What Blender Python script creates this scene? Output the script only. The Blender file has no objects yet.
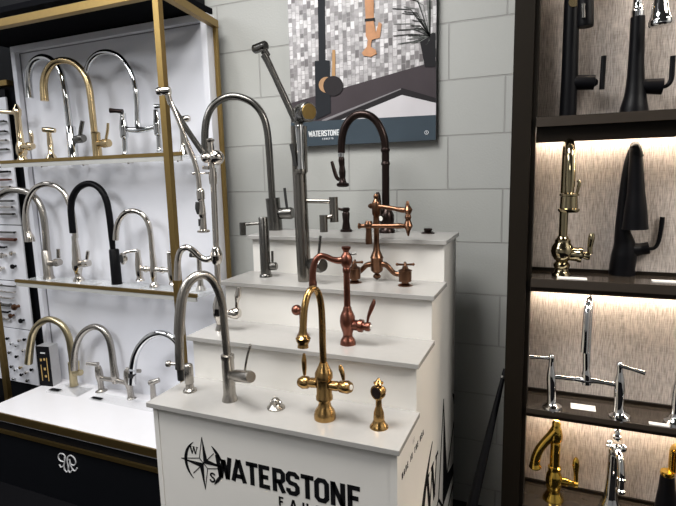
import bpy, bmesh, math, random
from mathutils import Vector, Matrix
R = math.radians
C = bpy.context.scene.collection
SC = bpy.context.scene

# ---------------------------------------------------------------- camera, light, exposure
F_PX = 502.42
fw = Vector((-0.3804, 0.9126, -0.1497)); rt = Vector((0.9241, 0.3814, -0.0229)); up = Vector((-0.0362, 0.147, 0.9885))
fw.normalize(); rt = (rt - fw * rt.dot(fw)).normalized(); up = rt.cross(fw)
cd = bpy.data.cameras.new('camera'); cam = bpy.data.objects.new('camera', cd); C.objects.link(cam)
cd.sensor_fit = 'HORIZONTAL'; cd.sensor_width = 36.0; cd.lens = 36.0 * F_PX / 676.0; cd.clip_start = 0.05
cam.matrix_world = Matrix(((rt.x, up.x, -fw.x, 0), (rt.y, up.y, -fw.y, 0), (rt.z, up.z, -fw.z, 1.47), (0, 0, 0, 1)))
SC.camera = cam
w = bpy.data.worlds.new('world'); SC.world = w; w.use_nodes = True
w.node_tree.nodes['Background'].inputs[0].default_value = (0.85, 0.92, 1.0, 1); w.node_tree.nodes['Background'].inputs[1].default_value = 0.12
SC.view_settings.view_transform = 'Standard'; SC.view_settings.look = 'None'
SC.view_settings.gamma = 1.0; SC.view_settings.exposure = 0.5; SC.view_settings.use_curve_mapping = False

def area(name, loc, sx, sy, power, col=(1, 1, 1), rot=(0, 0, 0)):
    l = bpy.data.lights.new(name, 'AREA'); l.shape = 'RECTANGLE'; l.size = sx; l.size_y = sy; l.energy = power; l.color = col
    o = bpy.data.objects.new(name, l); o.location = loc; o.rotation_euler = rot; C.objects.link(o)
    return o
for x, y, sx, sy, p, c in ((-0.95, 0.6, 0.9, 0.9, 44, (1, .985, .96)), (1.6, 0.55, 0.6, 1.0, 40, (1, .95, .88)), (-2.5, -0.5, 1.2, 1.2, 44, (.97, .98, 1)), (-3.5, 0.8, 0.6, 1.0, 10, (.95, .97, 1)), (-1.2, -2.7, 1.6, 0.6, 16, (1, .98, .95))):
    area('ceiling_panel_light', (x, y, 2.9), sx, sy, p, c)

# ---------------------------------------------------------------- materials
def mat(name, col, rough=0.5, metal=0.0, noise=0.0, nscale=40, bump=0.0, bscale=200, coat=0.0, stretch=(1, 1, 1), spec=0.5):
    m = bpy.data.materials.new(name); m.use_nodes = True; nt = m.node_tree; b = nt.nodes['Principled BSDF']
    b.inputs['Base Color'].default_value = (*col, 1); b.inputs['Roughness'].default_value = rough; b.inputs['Metallic'].default_value = metal
    b.inputs['Coat Weight'].default_value = coat; b.inputs['Specular IOR Level'].default_value = spec
    tc = nt.nodes.new('ShaderNodeTexCoord'); mp = nt.nodes.new('ShaderNodeMapping'); mp.inputs['Scale'].default_value = stretch
    nt.links.new(tc.outputs['Object'], mp.inputs[0])
    if noise:
        n = nt.nodes.new('ShaderNodeTexNoise'); n.inputs['Scale'].default_value = nscale; n.inputs['Detail'].default_value = 4
        nt.links.new(mp.outputs[0], n.inputs[0])
        mx = nt.nodes.new('ShaderNodeMix'); mx.data_type = 'RGBA'
        mx.inputs[6].default_value = (*[max(0, c * (1 - noise)) for c in col], 1); mx.inputs[7].default_value = (*[min(1, c * (1 + noise)) for c in col], 1)
        nt.links.new(n.outputs[0], mx.inputs[0]); nt.links.new(mx.outputs[2], b.inputs['Base Color'])
    if bump:
        n2 = nt.nodes.new('ShaderNodeTexNoise'); n2.inputs['Scale'].default_value = bscale; n2.inputs['Detail'].default_value = 3
        nt.links.new(mp.outputs[0], n2.inputs[0])
        bp = nt.nodes.new('ShaderNodeBump'); bp.inputs['Strength'].default_value = bump; bp.inputs['Distance'].default_value = 0.002
        nt.links.new(n2.outputs[0], bp.inputs['Height']); nt.links.new(bp.outputs[0], b.inputs['Normal'])
    return m
CHROME = mat('polished_chrome', (0.66, 0.67, 0.68), 0.06, 1, 0.03)
NICKEL = mat('polished_nickel', (0.66, 0.62, 0.57), 0.11, 1, 0.05)
SATIN = mat('brushed_nickel', (0.42, 0.395, 0.36), 0.27, 1, 0.05, 60, 0.12, 300, stretch=(1, 1, 6))
PEWTER = mat('dark_pewter', (0.17, 0.165, 0.155), 0.25, 1, 0.06, 60, 0.1, 300)
GUN = mat('gunmetal', (0.27, 0.255, 0.23), 0.22, 1, 0.06, 60, 0.08, 300)
BLACKM = mat('matte_black_finish', (0.003, 0.003, 0.004), 0.40, 0, 0.1, spec=0.12)
RUBBER = mat('black_rubber', (0.01, 0.01, 0.01), 0.6, 0, 0.1)
BRASS = mat('satin_brass', (0.56, 0.43, 0.24), 0.25, 1, 0.05)
PBRASS = mat('polished_brass', (0.70, 0.57, 0.38), 0.13, 1, 0.05)
CHAMP = mat('champagne_nickel', (0.38, 0.32, 0.20), 0.10, 1, 0.05)
ABRASS = mat('aged_brass', (0.42, 0.26, 0.10), 0.24, 1, 0.12, 50, 0.08)
SBRASS = mat('pale_satin_brass', (0.54, 0.46, 0.29), 0.30, 1, 0.05)
GOLD = mat('polished_gold', (0.70, 0.46, 0.09), 0.15, 1, 0.05)
COPPER = mat('brushed_copper', (0.21, 0.085, 0.06), 0.32, 1, 0.12, 50, 0.08)
ACOPPER = mat('antique_copper', (0.17, 0.088, 0.052), 0.28, 1, 0.2, 60, 0.08)
BRONZE = mat('oil_rubbed_bronze', (0.024, 0.015, 0.013), 0.28, 0.8, 0.15)
PORC = mat('white_porcelain', (0.85, 0.84, 0.8), 0.2, 0, 0.02)
FRAME = mat('brushed_gold_frame', (0.30, 0.205, 0.075), 0.42, 1, 0.08, 80)
BLACKP = mat('black_lacquered_panel', (0.005, 0.0055, 0.007), 0.45, 0, 0.1, 20, spec=0.1)
WHITEB = mat('white_panel_board', (0.74, 0.75, 0.80), 0.32, 0, 0.02, 12)
WHITEC = mat('white_countertop', (0.80, 0.79, 0.81), 0.22, 0, 0.02, 12)
WHITED = mat('white_display_board', (0.73, 0.71, 0.67), 0.42, 0, 0.02, 14, 0.03, 60)
STONE = mat('light_grey_solid_surface', (0.35, 0.34, 0.325), 0.24, 0, 0.04, 60)
INK = mat('black_print_ink', (0.006, 0.006, 0.007), 0.7, 0, 0.05, spec=0.08)
INKG = mat('silver_print_ink', (0.55, 0.55, 0.56), 0.5, 0, 0.05)
INKO = mat('gold_print_ink', (0.50, 0.34, 0.12), 0.5, 0, 0.05)
BRONZEF = mat('dark_bronze_laminate', (0.011, 0.0085, 0.006), 0.4, 0, 0.1, 30, spec=0.13)
SHELFT = mat('glossy_dark_shelf_top', (0.035, 0.028, 0.022), 0.12, 0, 0.1, 30)
CARD = mat('white_card', (0.82, 0.80, 0.77), 0.5, 0, 0.03)
SILVERB = mat('silver_carton', (0.42, 0.42, 0.43), 0.35, 0.3, 0.05)
def glass(name, col, alpha):
    m = mat(name, col, 0.03); m.node_tree.nodes['Principled BSDF'].inputs['Alpha'].default_value = alpha
    return m
GLASS = glass('clear_glass', (0.80, 0.83, 0.84), 0.28)
ACRYL = glass('clear_acrylic', (0.85, 0.87, 0.88), 0.16)
def emit(name, col, s):
    m = bpy.data.materials.new(name); m.use_nodes = True; b = m.node_tree.nodes['Principled BSDF']
    b.inputs['Emission Color'].default_value = (*col, 1); b.inputs['Emission Strength'].default_value = s
    n = m.node_tree.nodes.new('ShaderNodeTexNoise'); n.inputs['Scale'].default_value = 3
    m.node_tree.links.new(n.outputs[0], b.inputs['Roughness'])
    return m
LED = emit('warm_led_strip', (1.0, 0.84, 0.66), 38.0)
def block_wall():
    m = bpy.data.materials.new('painted_block_wall'); m.use_nodes = True; nt = m.node_tree; b = nt.nodes['Principled BSDF']; b.inputs['Roughness'].default_value = 0.55
    tc = nt.nodes.new('ShaderNodeTexCoord'); sp = nt.nodes.new('ShaderNodeSeparateXYZ'); cb = nt.nodes.new('ShaderNodeCombineXYZ')
    nt.links.new(tc.outputs['Object'], sp.inputs[0])
    ax = nt.nodes.new('ShaderNodeMath'); ax.operation = 'ADD'; ax.inputs[1].default_value = 0.3553 + 0.4064 * 20
    az = nt.nodes.new('ShaderNodeMath'); az.operation = 'ADD'; az.inputs[1].default_value = -2.021 + 0.2032 * 20
    nt.links.new(sp.outputs[0], ax.inputs[0]); nt.links.new(sp.outputs[2], az.inputs[0])
    nt.links.new(ax.outputs[0], cb.inputs[0]); nt.links.new(az.outputs[0], cb.inputs[1])
    br = nt.nodes.new('ShaderNodeTexBrick'); br.inputs['Scale'].default_value = 1; br.inputs['Brick Width'].default_value = 0.4064; br.inputs['Row Height'].default_value = 0.2032
    br.inputs['Mortar Size'].default_value = 0.003; br.inputs['Mortar Smooth'].default_value = 0.3; br.offset = 0.5; br.inputs['Bias'].default_value = 0
    br.inputs['Color1'].default_value = (0.375, 0.38, 0.365, 1); br.inputs['Color2'].default_value = (0.395, 0.40, 0.38, 1); br.inputs['Mortar'].default_value = (0.315, 0.315, 0.30, 1)
    nt.links.new(cb.outputs[0], br.inputs[0]); nt.links.new(br.outputs[0], b.inputs['Base Color'])
    n = nt.nodes.new('ShaderNodeTexNoise'); n.inputs['Scale'].default_value = 130; n.inputs['Detail'].default_value = 5; nt.links.new(tc.outputs['Object'], n.inputs[0])
    b1 = nt.nodes.new('ShaderNodeBump'); b1.inputs['Strength'].default_value = 0.35; b1.inputs['Distance'].default_value = 0.003; nt.links.new(n.outputs[0], b1.inputs['Height'])
    b2 = nt.nodes.new('ShaderNodeBump'); b2.invert = True; b2.inputs['Strength'].default_value = 0.9; b2.inputs['Distance'].default_value = 0.006
    nt.links.new(br.outputs['Fac'], b2.inputs['Height']); nt.links.new(b1.outputs[0], b2.inputs['Normal']); nt.links.new(b2.outputs[0], b.inputs['Normal'])
    return m
WALLM = block_wall()
def fabric():
    m = bpy.data.materials.new('woven_taupe_wallcovering'); m.use_nodes = True; nt = m.node_tree; b = nt.nodes['Principled BSDF']; b.inputs['Roughness'].default_value = 0.8
    tc = nt.nodes.new('ShaderNodeTexCoord'); out = []
    for s in ((560, 560, 32), (50, 50, 520)):
        mp = nt.nodes.new('ShaderNodeMapping'); mp.inputs['Scale'].default_value = s; nt.links.new(tc.outputs['Object'], mp.inputs[0])
        n = nt.nodes.new('ShaderNodeTexNoise'); n.inputs['Scale'].default_value = 1; n.inputs['Detail'].default_value = 2; nt.links.new(mp.outputs[0], n.inputs[0]); out.append(n)
    mx = nt.nodes.new('ShaderNodeMix'); mx.data_type = 'FLOAT'; mx.inputs[0].default_value = 0.22
    nt.links.new(out[0].outputs[0], mx.inputs[2]); nt.links.new(out[1].outputs[0], mx.inputs[3])
    cr = nt.nodes.new('ShaderNodeValToRGB'); cr.color_ramp.elements[0].position = 0.36; cr.color_ramp.elements[0].color = (0.27, 0.235, 0.21, 1)
    cr.color_ramp.elements[1].position = 0.64; cr.color_ramp.elements[1].color = (0.62, 0.55, 0.50, 1)
    nt.links.new(mx.outputs[0], cr.inputs[0]); nt.links.new(cr.outputs[0], b.inputs['Base Color'])
    return m
FABRIC = fabric()

# ---------------------------------------------------------------- mesh helpers
def crom(P, Rr, sub):
    out = []; n = len(P)
    for i in range(n - 1):
        p0 = P[max(i - 1, 0)]; p1 = P[i]; p2 = P[i + 1]; p3 = P[min(i + 2, n - 1)]
        for k in range(sub):
            t = k / sub
            q = 0.5 * ((2 * p1) + (p2 - p0) * t + (2 * p0 - 5 * p1 + 4 * p2 - p3) * t * t + (3 * p1 - p0 - 3 * p2 + p3) * t ** 3)
            out.append((q, Rr[i] * (1 - t) + Rr[i + 1] * t))
    out.append((P[-1], Rr[-1])); return out
def T(pts, r, seg=14, sub=6, flat=1.0, fd=None):
    """tube along smoothed points"""
    def f(bm):
        P = [Vector(p) for p in pts]; rr = list(r) if isinstance(r, (tuple, list)) else [r] * len(P)
        S = crom(P, rr, sub if len(P) > 2 else 1); rings = []
        t0 = (S[1][0] - S[0][0]).normalized(); u = t0.orthogonal().normalized()
        if fd is not None:
            g = Vector(fd); u = (g - t0 * g.dot(t0)).normalized()
        for i, (p, q) in enumerate(S):
            t = (S[min(i + 1, len(S) - 1)][0] - S[max(i - 1, 0)][0]).normalized()
            u = (u - t * u.dot(t)).normalized(); v = t.cross(u)
            rings.append([bm.verts.new(p + u * (math.cos(2 * math.pi * k / seg) * q * flat) + v * (math.sin(2 * math.pi * k / seg) * q)) for k in range(seg)])
        for a, b in zip(rings, rings[1:]):
            for k in range(seg): bm.faces.new((a[k], a[(k + 1) % seg], b[(k + 1) % seg], b[k]))
        bm.faces.new(rings[0][::-1]); bm.faces.new(rings[-1])
    return f
def L(prof, o=(0, 0, 0), ax=(0, 0, 1), seg=20):
    """turned profile: (height, radius) pairs along an axis"""
    def f(bm):
        a = Vector(ax).normalized(); u = a.orthogonal().normalized(); v = a.cross(u); oo = Vector(o); rings = []
        for h, q in prof:
            q = max(q, 0.0002)
            rings.append([bm.verts.new(oo + a * h + (u * math.cos(2 * math.pi * k / seg) + v * math.sin(2 * math.pi * k / seg)) * q) for k in range(seg)])
        for p, q in zip(rings, rings[1:]):
            for k in range(seg): bm.faces.new((p[k], p[(k + 1) % seg], q[(k + 1) % seg], q[k]))
        bm.faces.new(rings[0][::-1]); bm.faces.new(rings[-1])
    return f
def S(o, r, sc=(1, 1, 1)):
    def f(bm):
        g = bmesh.ops.create_uvsphere(bm, u_segments=14, v_segments=9, radius=r)
        for v in g['verts']: v.co = Vector((v.co.x * sc[0], v.co.y * sc[1], v.co.z * sc[2])) + Vector(o)
    return f
def BX(a, b, rz=0.0):
    """box between two corners, turned about its centre"""
    def f(bm):
        g = bmesh.ops.create_cube(bm, size=1); a_, b_ = Vector(a), Vector(b); c = (a_ + b_) / 2; s = b_ - a_; m = Matrix.Rotation(rz, 3, 'Z')
        for v in g['verts']: v.co = m @ Vector((v.co.x * s.x, v.co.y * s.y, v.co.z * s.z)) + c
    return f
def PG(pts, n, th):
    """flat outline with thickness th along n"""
    def f(bm):
        nn = Vector(n) * th; A = [bm.verts.new(Vector(p)) for p in pts]; B = [bm.verts.new(Vector(p) + nn) for p in pts]
        bm.faces.new(A[::-1]); bm.faces.new(B)
        for i in range(len(A)): bm.faces.new((A[i], A[(i + 1) % len(A)], B[(i + 1) % len(A)], B[i]))
    return f
def CUT(co, no):
    def f(bm): bmesh.ops.bisect_plane(bm, geom=bm.verts[:] + bm.edges[:] + bm.faces[:], plane_co=co, plane_no=no, clear_outer=True)
    return f
def part(parent, name, m, *ops, bevel=0.0, smooth=True, label=None):
    me = bpy.data.meshes.new(name); bm = bmesh.new()
    for o in ops: o(bm)
    bmesh.ops.recalc_face_normals(bm, faces=bm.faces[:]); bm.to_mesh(me); bm.free()
    me.materials.append(m); ob = bpy.data.objects.new(name, me); C.objects.link(ob)
    if smooth:
        me.polygons.foreach_set('use_smooth', [True] * len(me.polygons))
        me.set_sharp_from_angle(angle=R(42))
    if bevel:
        bv = ob.modifiers.new('bevel', 'BEVEL'); bv.width = bevel; bv.segments = 2; bv.limit_method = 'ANGLE'
    if parent: ob.parent = parent
    if label: ob['label'] = label
    return ob
def thing(name, label, cat, loc=(0, 0, 0), group=None):
    o = bpy.data.objects.new(name, None); C.objects.link(o); o.location = loc; o.empty_display_size = 0.05
    o['label'] = label; o['category'] = cat
    if group: o['group'] = group
    return o
def struct(name, m, *ops, **k):
    o = part(None, name, m, *ops, smooth=False, **k); o['kind'] = 'structure'; return o

# ---------------------------------------------------------------- the room
XL, XR, YF, YB, ZC = -4.2, 2.2, -3.6, 1.97, 2.95
struct('floor', mat('dark_floor_tile', (0.007, 0.007, 0.008), 0.9, 0, 0.2, 6, spec=0.0), BX((XL, YF, -0.1), (XR, YB + 0.1, 0)))
struct('ceiling', mat('grey_ceiling_paint', (0.14, 0.14, 0.14), 0.8, 0, 0.03), BX((XL, YF, ZC), (XR, YB + 0.1, ZC + 0.1)))
struct('wall_back', WALLM, BX((XL, YB, 0), (XR, YB + 0.1, ZC)))
WP = mat('dark_grey_wall_paint', (0.42, 0.42, 0.42), 0.7, 0, 0.05)
struct('wall_left', WP, BX((XL - 0.1, YF, 0), (XL, YB + 0.1, ZC)))
struct('wall_right', WP, BX((XR, YF, 0), (XR + 0.1, YB + 0.1, ZC)))
struct('wall_front', WP, BX((XL, YF - 0.1, 0), (XR, YF, ZC)))
struct('baseboard_back', mat('black_vinyl_base', (0.012, 0.012, 0.012), 0.5, 0, 0.1), BX((-1.2, YB - 0.012, 0), (-0.11, YB, 0.113)))

# ---------------------------------------------------------------- black and gold display unit at the left
U = thing('display_cabinet', 'black display unit with square gold frame, two glass shelves and monogrammed black base', 'display unit', (-1.88, 1.7, 0))
def wp(*ops, **k): pass
def ubox(name, m, a, b, bevel=0.0, parent=U, label=None):
    l = Vector(parent.location) if parent is U else Vector(U.location)
    return part(parent, name, m, BX(Vector(a) - l, Vector(b) - l), bevel=bevel, smooth=False, label=label)
ubox('base_cabinet', BLACKP, (-2.49, 1.485, 0.0), (-1.23, 1.90, 0.338))
ubox('countertop', WHITEC, (-2.497, 1.475, 0.341), (-1.225, 1.885, 0.3886))
ubox('counter_edge_trim', FRAME, (-2.50, 1.467, 0.350), (-1.222, 1.4745, 0.3872), label='gold strip along the counter edge')
ubox('upper_base_trim', FRAME, (-2.50, 1.474, 0.278), (-1.222, 1.484, 0.296), label='gold strip on the black base')
ubox('back_panel', BLACKP, (-4.1, 1.905, 0.0), (-1.43, 1.965, 2.9))
ubox('canopy_panel', mat('black_felt_canopy', (0.004, 0.0045, 0.006), 0.9, 0, 0.1, 20, spec=0.05), (-2.60, 1.50, 2.168), (-1.345, 1.90, 2.19))
ubox('front_post', FRAME, (-1.286, 1.467, 0.30), (-1.261, 1.491, 2.13), 0.001)
ubox('rear_post', FRAME, (-1.338, 1.884, 0.30), (-1.322, 1.90, 2.138), 0.001)
ubox('front_beam', FRAME, (-2.62, 1.467, 2.102), (-1.284, 1.497, 2.132), 0.001)
part(U, 'side_beam', FRAME, PG([Vector(p) - Vector(U.location) for p in ((-1.284, 1.497, 2.108), (-1.254, 1.497, 2.108), (-1.318, 1.899, 2.108), (-1.342, 1.899, 2.108))], (0, 0, 1), 0.03), smooth=False)
bp = ubox('white_board', WHITEB, (-2.545, 1.872, 0.389), (-1.340, 1.90, 2.160))
for nm, a, b in (('board_frame', (-2.545, 1.843, 2.130), (-1.340, 1.872, 2.160)), ('board_frame', (-2.545, 1.843, 0.389), (-2.515, 1.872, 2.130)), ('board_frame', (-1.370, 1.843, 0.389), (-1.340, 1.872, 2.130))):
    ubox(nm, WHITEB, a, b, 0.0015, parent=bp)
SHADOWG = mat('grey_painted_shadow', (0.22, 0.22, 0.24), 0.6, 0, 0.05)  # grey strips paint in the shadow line along the inside of the board frame
ubox('board_shadow_line', SHADOWG, (-2.515, 1.868, 2.126), (-1.370, 1.8725, 2.130), parent=bp)
ubox('board_shadow_line', SHADOWG, (-2.515, 1.868, 0.389), (-2.511, 1.8725, 2.126), parent=bp)
ubox('board_shadow_line', SHADOWG, (-1.374, 1.868, 0.389), (-1.370, 1.8725, 2.126), parent=bp)
for z, xl, xr, nm in ((1.578, -2.497, -1.395, 'upper'), (0.982, -2.492, -1.366, 'lower')):
    sh = ubox('glass_shelf', GLASS, (xl, 1.702, z - 0.014), (xr, 1.842, z), 0.001)
    l = Vector(U.location)
    part(sh, 'shelf_rail', FRAME, BX(Vector((xl - 0.004, 1.690, z - 0.006)) - l, Vector((xr + 0.004, 1.7015, z + 0.009)) - l), smooth=False, label='gold rail along the shelf front')
    part(sh, 'shelf_edge', mat('polished_glass_edge', (0.40, 0.40, 0.385), 0.15, 0, 0.05), BX(Vector((xl, 1.692, z - 0.026)) - l, Vector((xr, 1.7015, z - 0.0065)) - l), smooth=False, label='pale polished glass edge')
    for k in range(4):
        x = xl + 0.12 + k * (xr - xl - 0.24) / 3
        part(sh, 'shelf_bracket', NICKEL, L([(0, 0.005), (0.012, 0.005)], Vector((x, 1.82, z - 0.026)) - l), L([(0, 0.004), (0.05, 0.004)], Vector((x, 1.80, z - 0.018)) - l, (0, 1, 0)))
def strokes(paths, org, ex, ey, n, s, wd, th=0.0008):
    """lettering: polylines of width wd in a plane spanned by ex, ey"""
    ops = []; ex, ey, n, org = Vector(ex), Vector(ey), Vector(n), Vector(org)
    for path in paths:
        pw = wd
        if isinstance(path[0], (int, float)): pw = wd * path[0]; path = path[1:]
        Q = [Vector((a * s, b * s)) for a, b in path]
        closed = (Q[0] - Q[-1]).length < 1e-6
        if closed: Q = Q[:-1]
        N = len(Q); Lf = []; Rg = []
        for i in range(N):
            d1 = (Q[i] - Q[i - 1]).normalized() if (closed or i > 0) else None
            d2 = (Q[(i + 1) % N] - Q[i]).normalized() if (closed or i < N - 1) else None
            if d1 is None: d1 = d2
            if d2 is None: d2 = d1
            n1 = Vector((-d1.y, d1.x)); n2 = Vector((-d2.y, d2.x)); b = (n1 + n2); b = b.normalized() if b.length > 1e-4 else n1
            k = pw / 2 / max(0.45, b.dot(n1)); Lf.append(Q[i] + b * k); Rg.append(Q[i] - b * k)
        def f(bm, Lf=Lf, Rg=Rg, closed=closed, N=N):
            def mk(q, h): return bm.verts.new(org + ex * q.x + ey * q.y + n * h)
            V = [[mk(q, h) for q in A] for A in (Lf, Rg) for h in (0, th)]
            a0, a1, b0, b1 = V
            for i in range(N if closed else N - 1):
                j = (i + 1) % N
                for quad in ((a1[i], a1[j], b1[j], b1[i]), (a0[i], a0[j], a1[j], a1[i]), (b0[i], b1[i], b1[j], b0[j])):
                    bm.faces.new(quad)
        ops.append(f)
    return ops
l0 = Vector(U.location)
mono = (((-2.0062,1.484,0.2061),(-2.0278,1.484,0.2072),(-2.038,1.484,0.22),(-2.0304,1.484,0.2383),(-2.0124,1.484,0.2456),(-1.9955,1.484,0.2398),(-1.9938,1.484,0.2254),(-2.0008,1.484,0.2035),(-2.0118,1.484,0.1844),(-2.0276,1.484,0.1754),(-2.0371,1.484,0.1865)),((-1.9969,1.484,0.2303),(-2.0008,1.484,0.2035),(-2.0076,1.484,0.1797),(-2.0027,1.484,0.1639),(-1.9929,1.484,0.159),(-1.981,1.484,0.1712),(-1.9803,1.484,0.193),(-1.9826,1.484,0.2166),(-1.9779,1.484,0.236)),((-1.9779,1.484,0.2194),(-1.975,1.484,0.2366),(-1.9549,1.484,0.2481),(-1.9349,1.484,0.2394),(-1.9272,1.484,0.2208),(-1.94,1.484,0.2034),(-1.9589,1.484,0.2031)),((-1.9659,1.484,0.2275),(-1.963,1.484,0.2078),(-1.9564,1.484,0.187),(-1.9461,1.484,0.1762),(-1.933,1.484,0.1791),(-1.9226,1.484,0.1935)),((-1.9643,1.484,0.2149),(-1.974,1.484,0.1906),(-1.9802,1.484,0.1707),(-1.9706,1.484,0.1609),(-1.9572,1.484,0.1749)))
part(U, 'monogram', INKG, *[T([Vector(p) - l0 for p in q], 0.0032, 8, 5) for q in mono], smooth=False, label='silver interlaced monogram on the black base')

# ---------------------------------------------------------------- hardware boards at the far left
NB = thing('display_rack', 'gold square post and rail standing left of the black and gold unit', 'frame', (-2.72, 1.75, 0))
part(NB, 'post', FRAME, BX((-0.045, -0.015, 0), (-0.012, 0.008, 1.985)), smooth=False)
part(NB, 'mount_panel', BLACKP, BX((-0.5, 0.131, 0.2), (0.045, 0.150, 1.97)), smooth=False)
part(NB, 'rail', FRAME, BX((-0.9, 0.115, 1.985), (0.09, 0.150, 2.012)), smooth=False)
NB2 = [(1.568, 1.928, 'top'), (1.25, 1.562, 'second'), (0.932, 1.245, 'third'), (0.65, 0.927, 'fourth'), (0.32, 0.645, 'lowest')]
txt = {'top': 'white hardware board beside the top shelf end, carrying four dark pulls', 'second': 'white hardware board just below the top shelf level with black and copper bars',
       'third': 'white hardware board with copper bar and four round knobs', 'fourth': 'white hardware board level with the lower shelf end, copper knobs and one black knob', 'lowest': 'lowest white hardware board, scattered with small nickel and black hooks'}
def board(key, items):
    z0, z1 = [(a, b) for a, b, k in NB2 if k == key][0]
    b = thing('hardware_board', txt[key], 'sample board', (-2.85, 1.89, z0), 'cabinet hardware sample boards')
    part(b, 'board', WHITEB, BX((-0.20, -0.02, 0), (0.190, -0.010, z1 - z0)), bevel=0.002, smooth=False)
    for it in items:
        if it[0] == 'bar':
            _, m, (ax, ay, az), (bx, by, bz), rr = it
            o = Vector((-2.85, 1.89, z0)); A = Vector((ax, ay, az)) - o; B = Vector((bx, by, bz)) - o; B.z = A.z
            part(b, 'pull', m, T([A, B], rr, 8), *[T([p, p + Vector((0, 0.022, 0))], rr * 0.8, 6) for p in (A.lerp(B, 0.12), A.lerp(B, 0.88))])
        else:
            _, m, p, rr = it
            P_ = Vector(p) - Vector((-2.85, 1.89, z0)); P_.y = -0.02
            part(b, 'knob', m, L([(0, rr * .5), (rr, rr * .4), (rr * 1.3, rr), (rr * 1.9, rr * .9), (rr * 2.1, rr * .4)], P_, (0, -1, 0), 12))
def bar(m, p, q, r=0.006): return ('bar', m, p, q, r)
def knob(m, p, r=0.014): return ('knob', m, p, r)
board('top', [bar(PEWTER, (-2.7394,1.848,1.8014), (-2.6608,1.848,1.7966)), bar(PEWTER, (-2.7491,1.848,1.7499), (-2.6632,1.848,1.7401)), bar(NICKEL, (-2.7579,1.848,1.7031), (-2.6629,1.848,1.6986)), bar(PEWTER, (-2.7668,1.848,1.656), (-2.6634,1.848,1.6518))])
board('second', [bar(BLACKM, (-2.7726,1.848,1.5389), (-2.6763,1.848,1.5365)), bar(COPPER, (-2.7806,1.848,1.496), (-2.6759,1.848,1.4941)), bar(NICKEL, (-2.7877,1.848,1.4583), (-2.6746,1.848,1.4567)), bar(BRONZE, (-2.7928,1.848,1.4311), (-2.6705,1.848,1.4353)),
                 bar(PEWTER, (-2.802,1.848,1.382), (-2.6711,1.848,1.387)), bar(NICKEL, (-2.8082,1.848,1.3491), (-2.6778,1.848,1.3492)), bar(PEWTER, (-2.8154,1.848,1.3104), (-2.6755,1.848,1.3167))])
board('third', [bar(PEWTER, (-2.8343,1.848,1.2098), (-2.6848,1.848,1.2184)), bar(COPPER, (-2.8417,1.848,1.1703), (-2.6845,1.848,1.1743), 0.009), bar(BLACKM, (-2.8503,1.848,1.1248), (-2.7829,1.848,1.1269)),
                knob(NICKEL, (-2.8075,1.87,1.0776), .017), knob(NICKEL, (-2.7303,1.87,1.0918)), knob(NICKEL, (-2.8382,1.87,1.0016), .017), knob(BLACKM, (-2.735,1.87,1.018))])
board('fourth', [bar(PEWTER, (-2.8916,1.848,0.9042), (-2.7301,1.848,0.9141), .005), bar(NICKEL, (-2.8983,1.848,0.8686), (-2.7446,1.848,0.8789), .005), bar(NICKEL, (-2.905,1.848,0.8329), (-2.7675,1.848,0.8427), .005), bar(PEWTER, (-2.9129,1.848,0.791), (-2.8003,1.848,0.7996), .009), bar(BLACKM, (-2.9208,1.848,0.7488), (-2.8163,1.848,0.7574)), bar(NICKEL, (-2.9111,1.848,0.7079), (-2.8228,1.848,0.7215)),
                 knob(ACOPPER, (-2.7504,1.87,0.7864), .019), knob(ACOPPER, (-2.8023,1.87,0.7292)), knob(BLACKM, (-2.7225,1.87,0.7067))])
hooks = [(-2.8707,1.87,0.585),(-2.841,1.87,0.5579),(-2.7686,1.87,0.5837),(-2.7249,1.87,0.5943),(-2.7997,1.87,0.5503),(-2.8685,1.87,0.5001),(-2.8114,1.87,0.4824),(-2.7447,1.87,0.5264),(-2.6884,1.87,0.515),(-2.8664,1.87,0.4145),(-2.8343,1.87,0.4001),(-2.7884,1.87,0.4183),(-2.7418,1.87,0.3939),(-2.6961,1.87,0.4181),(-2.7872,1.87,0.3757),(-2.8619,1.87,0.3409),(-2.7415,1.87,0.3452),(-2.9471,1.87,0.4042),(-2.9319,1.87,0.5358)]
hm = [BLACKM, CHROME, NICKEL, BLACKM, CHROME, PEWTER, BLACKM, NICKEL, COPPER, PEWTER, CHROME, BRASS, NICKEL, BLACKM, BLACKM, CHROME, PEWTER, BLACKM, NICKEL]
board('lowest', [knob(m, p, .009) for m, p in zip(hm, hooks)])

# ---------------------------------------------------------------- stepped white display
SX0, SX1, BX0, BX1 = -1.0156, -0.2859, -1.003, -0.2957
TY = [1.0154, 1.2003, 1.3853, 1.5702, 1.812]; TZ = [0.859, 0.9944, 1.1296, 1.2648]
ST = thing('stepped_display', 'white four-step display stand with light grey slab treads and black compass lettering', 'display stand', (-0.65, 1.4, 0))
o = Vector(ST.location)
def sp(name, m, *boxes, bevel=0.0, parent=ST, label=None): return part(parent, name, m, *[BX(Vector(a) - o, Vector(b) - o) for a, b in boxes], bevel=bevel, smooth=False, label=label)
prof = [(TY[4], 0.0), (TY[0] + 0.0156, 0.0)]
for i in range(4):
    prof.append((TY[i] + 0.0156, TZ[i] - 0.0138)); prof.append((TY[i + 1] + 0.0156 if i < 3 else TY[4], TZ[i] - 0.0138))
part(ST, 'body', WHITED, PG([(BX0 - o.x, y - o.y, z) for y, z in prof], (BX1 - BX0, 0, 0), 1.0), smooth=False)
for i in range(4):
    sp('tread_slab', STONE, ((SX0, TY[i], TZ[i] - 0.0138), (SX1, TY[4] + 0.004 if i == 3 else TY[i + 1] + 0.0156, TZ[i])), bevel=0.0012)
sp('corner_trim', WHITED, ((BX1 - 0.014, TY[0] + 0.0136, 0), (BX1 + 0.0015, TY[0] + 0.0156, TZ[0] - 0.0138)))
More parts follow.
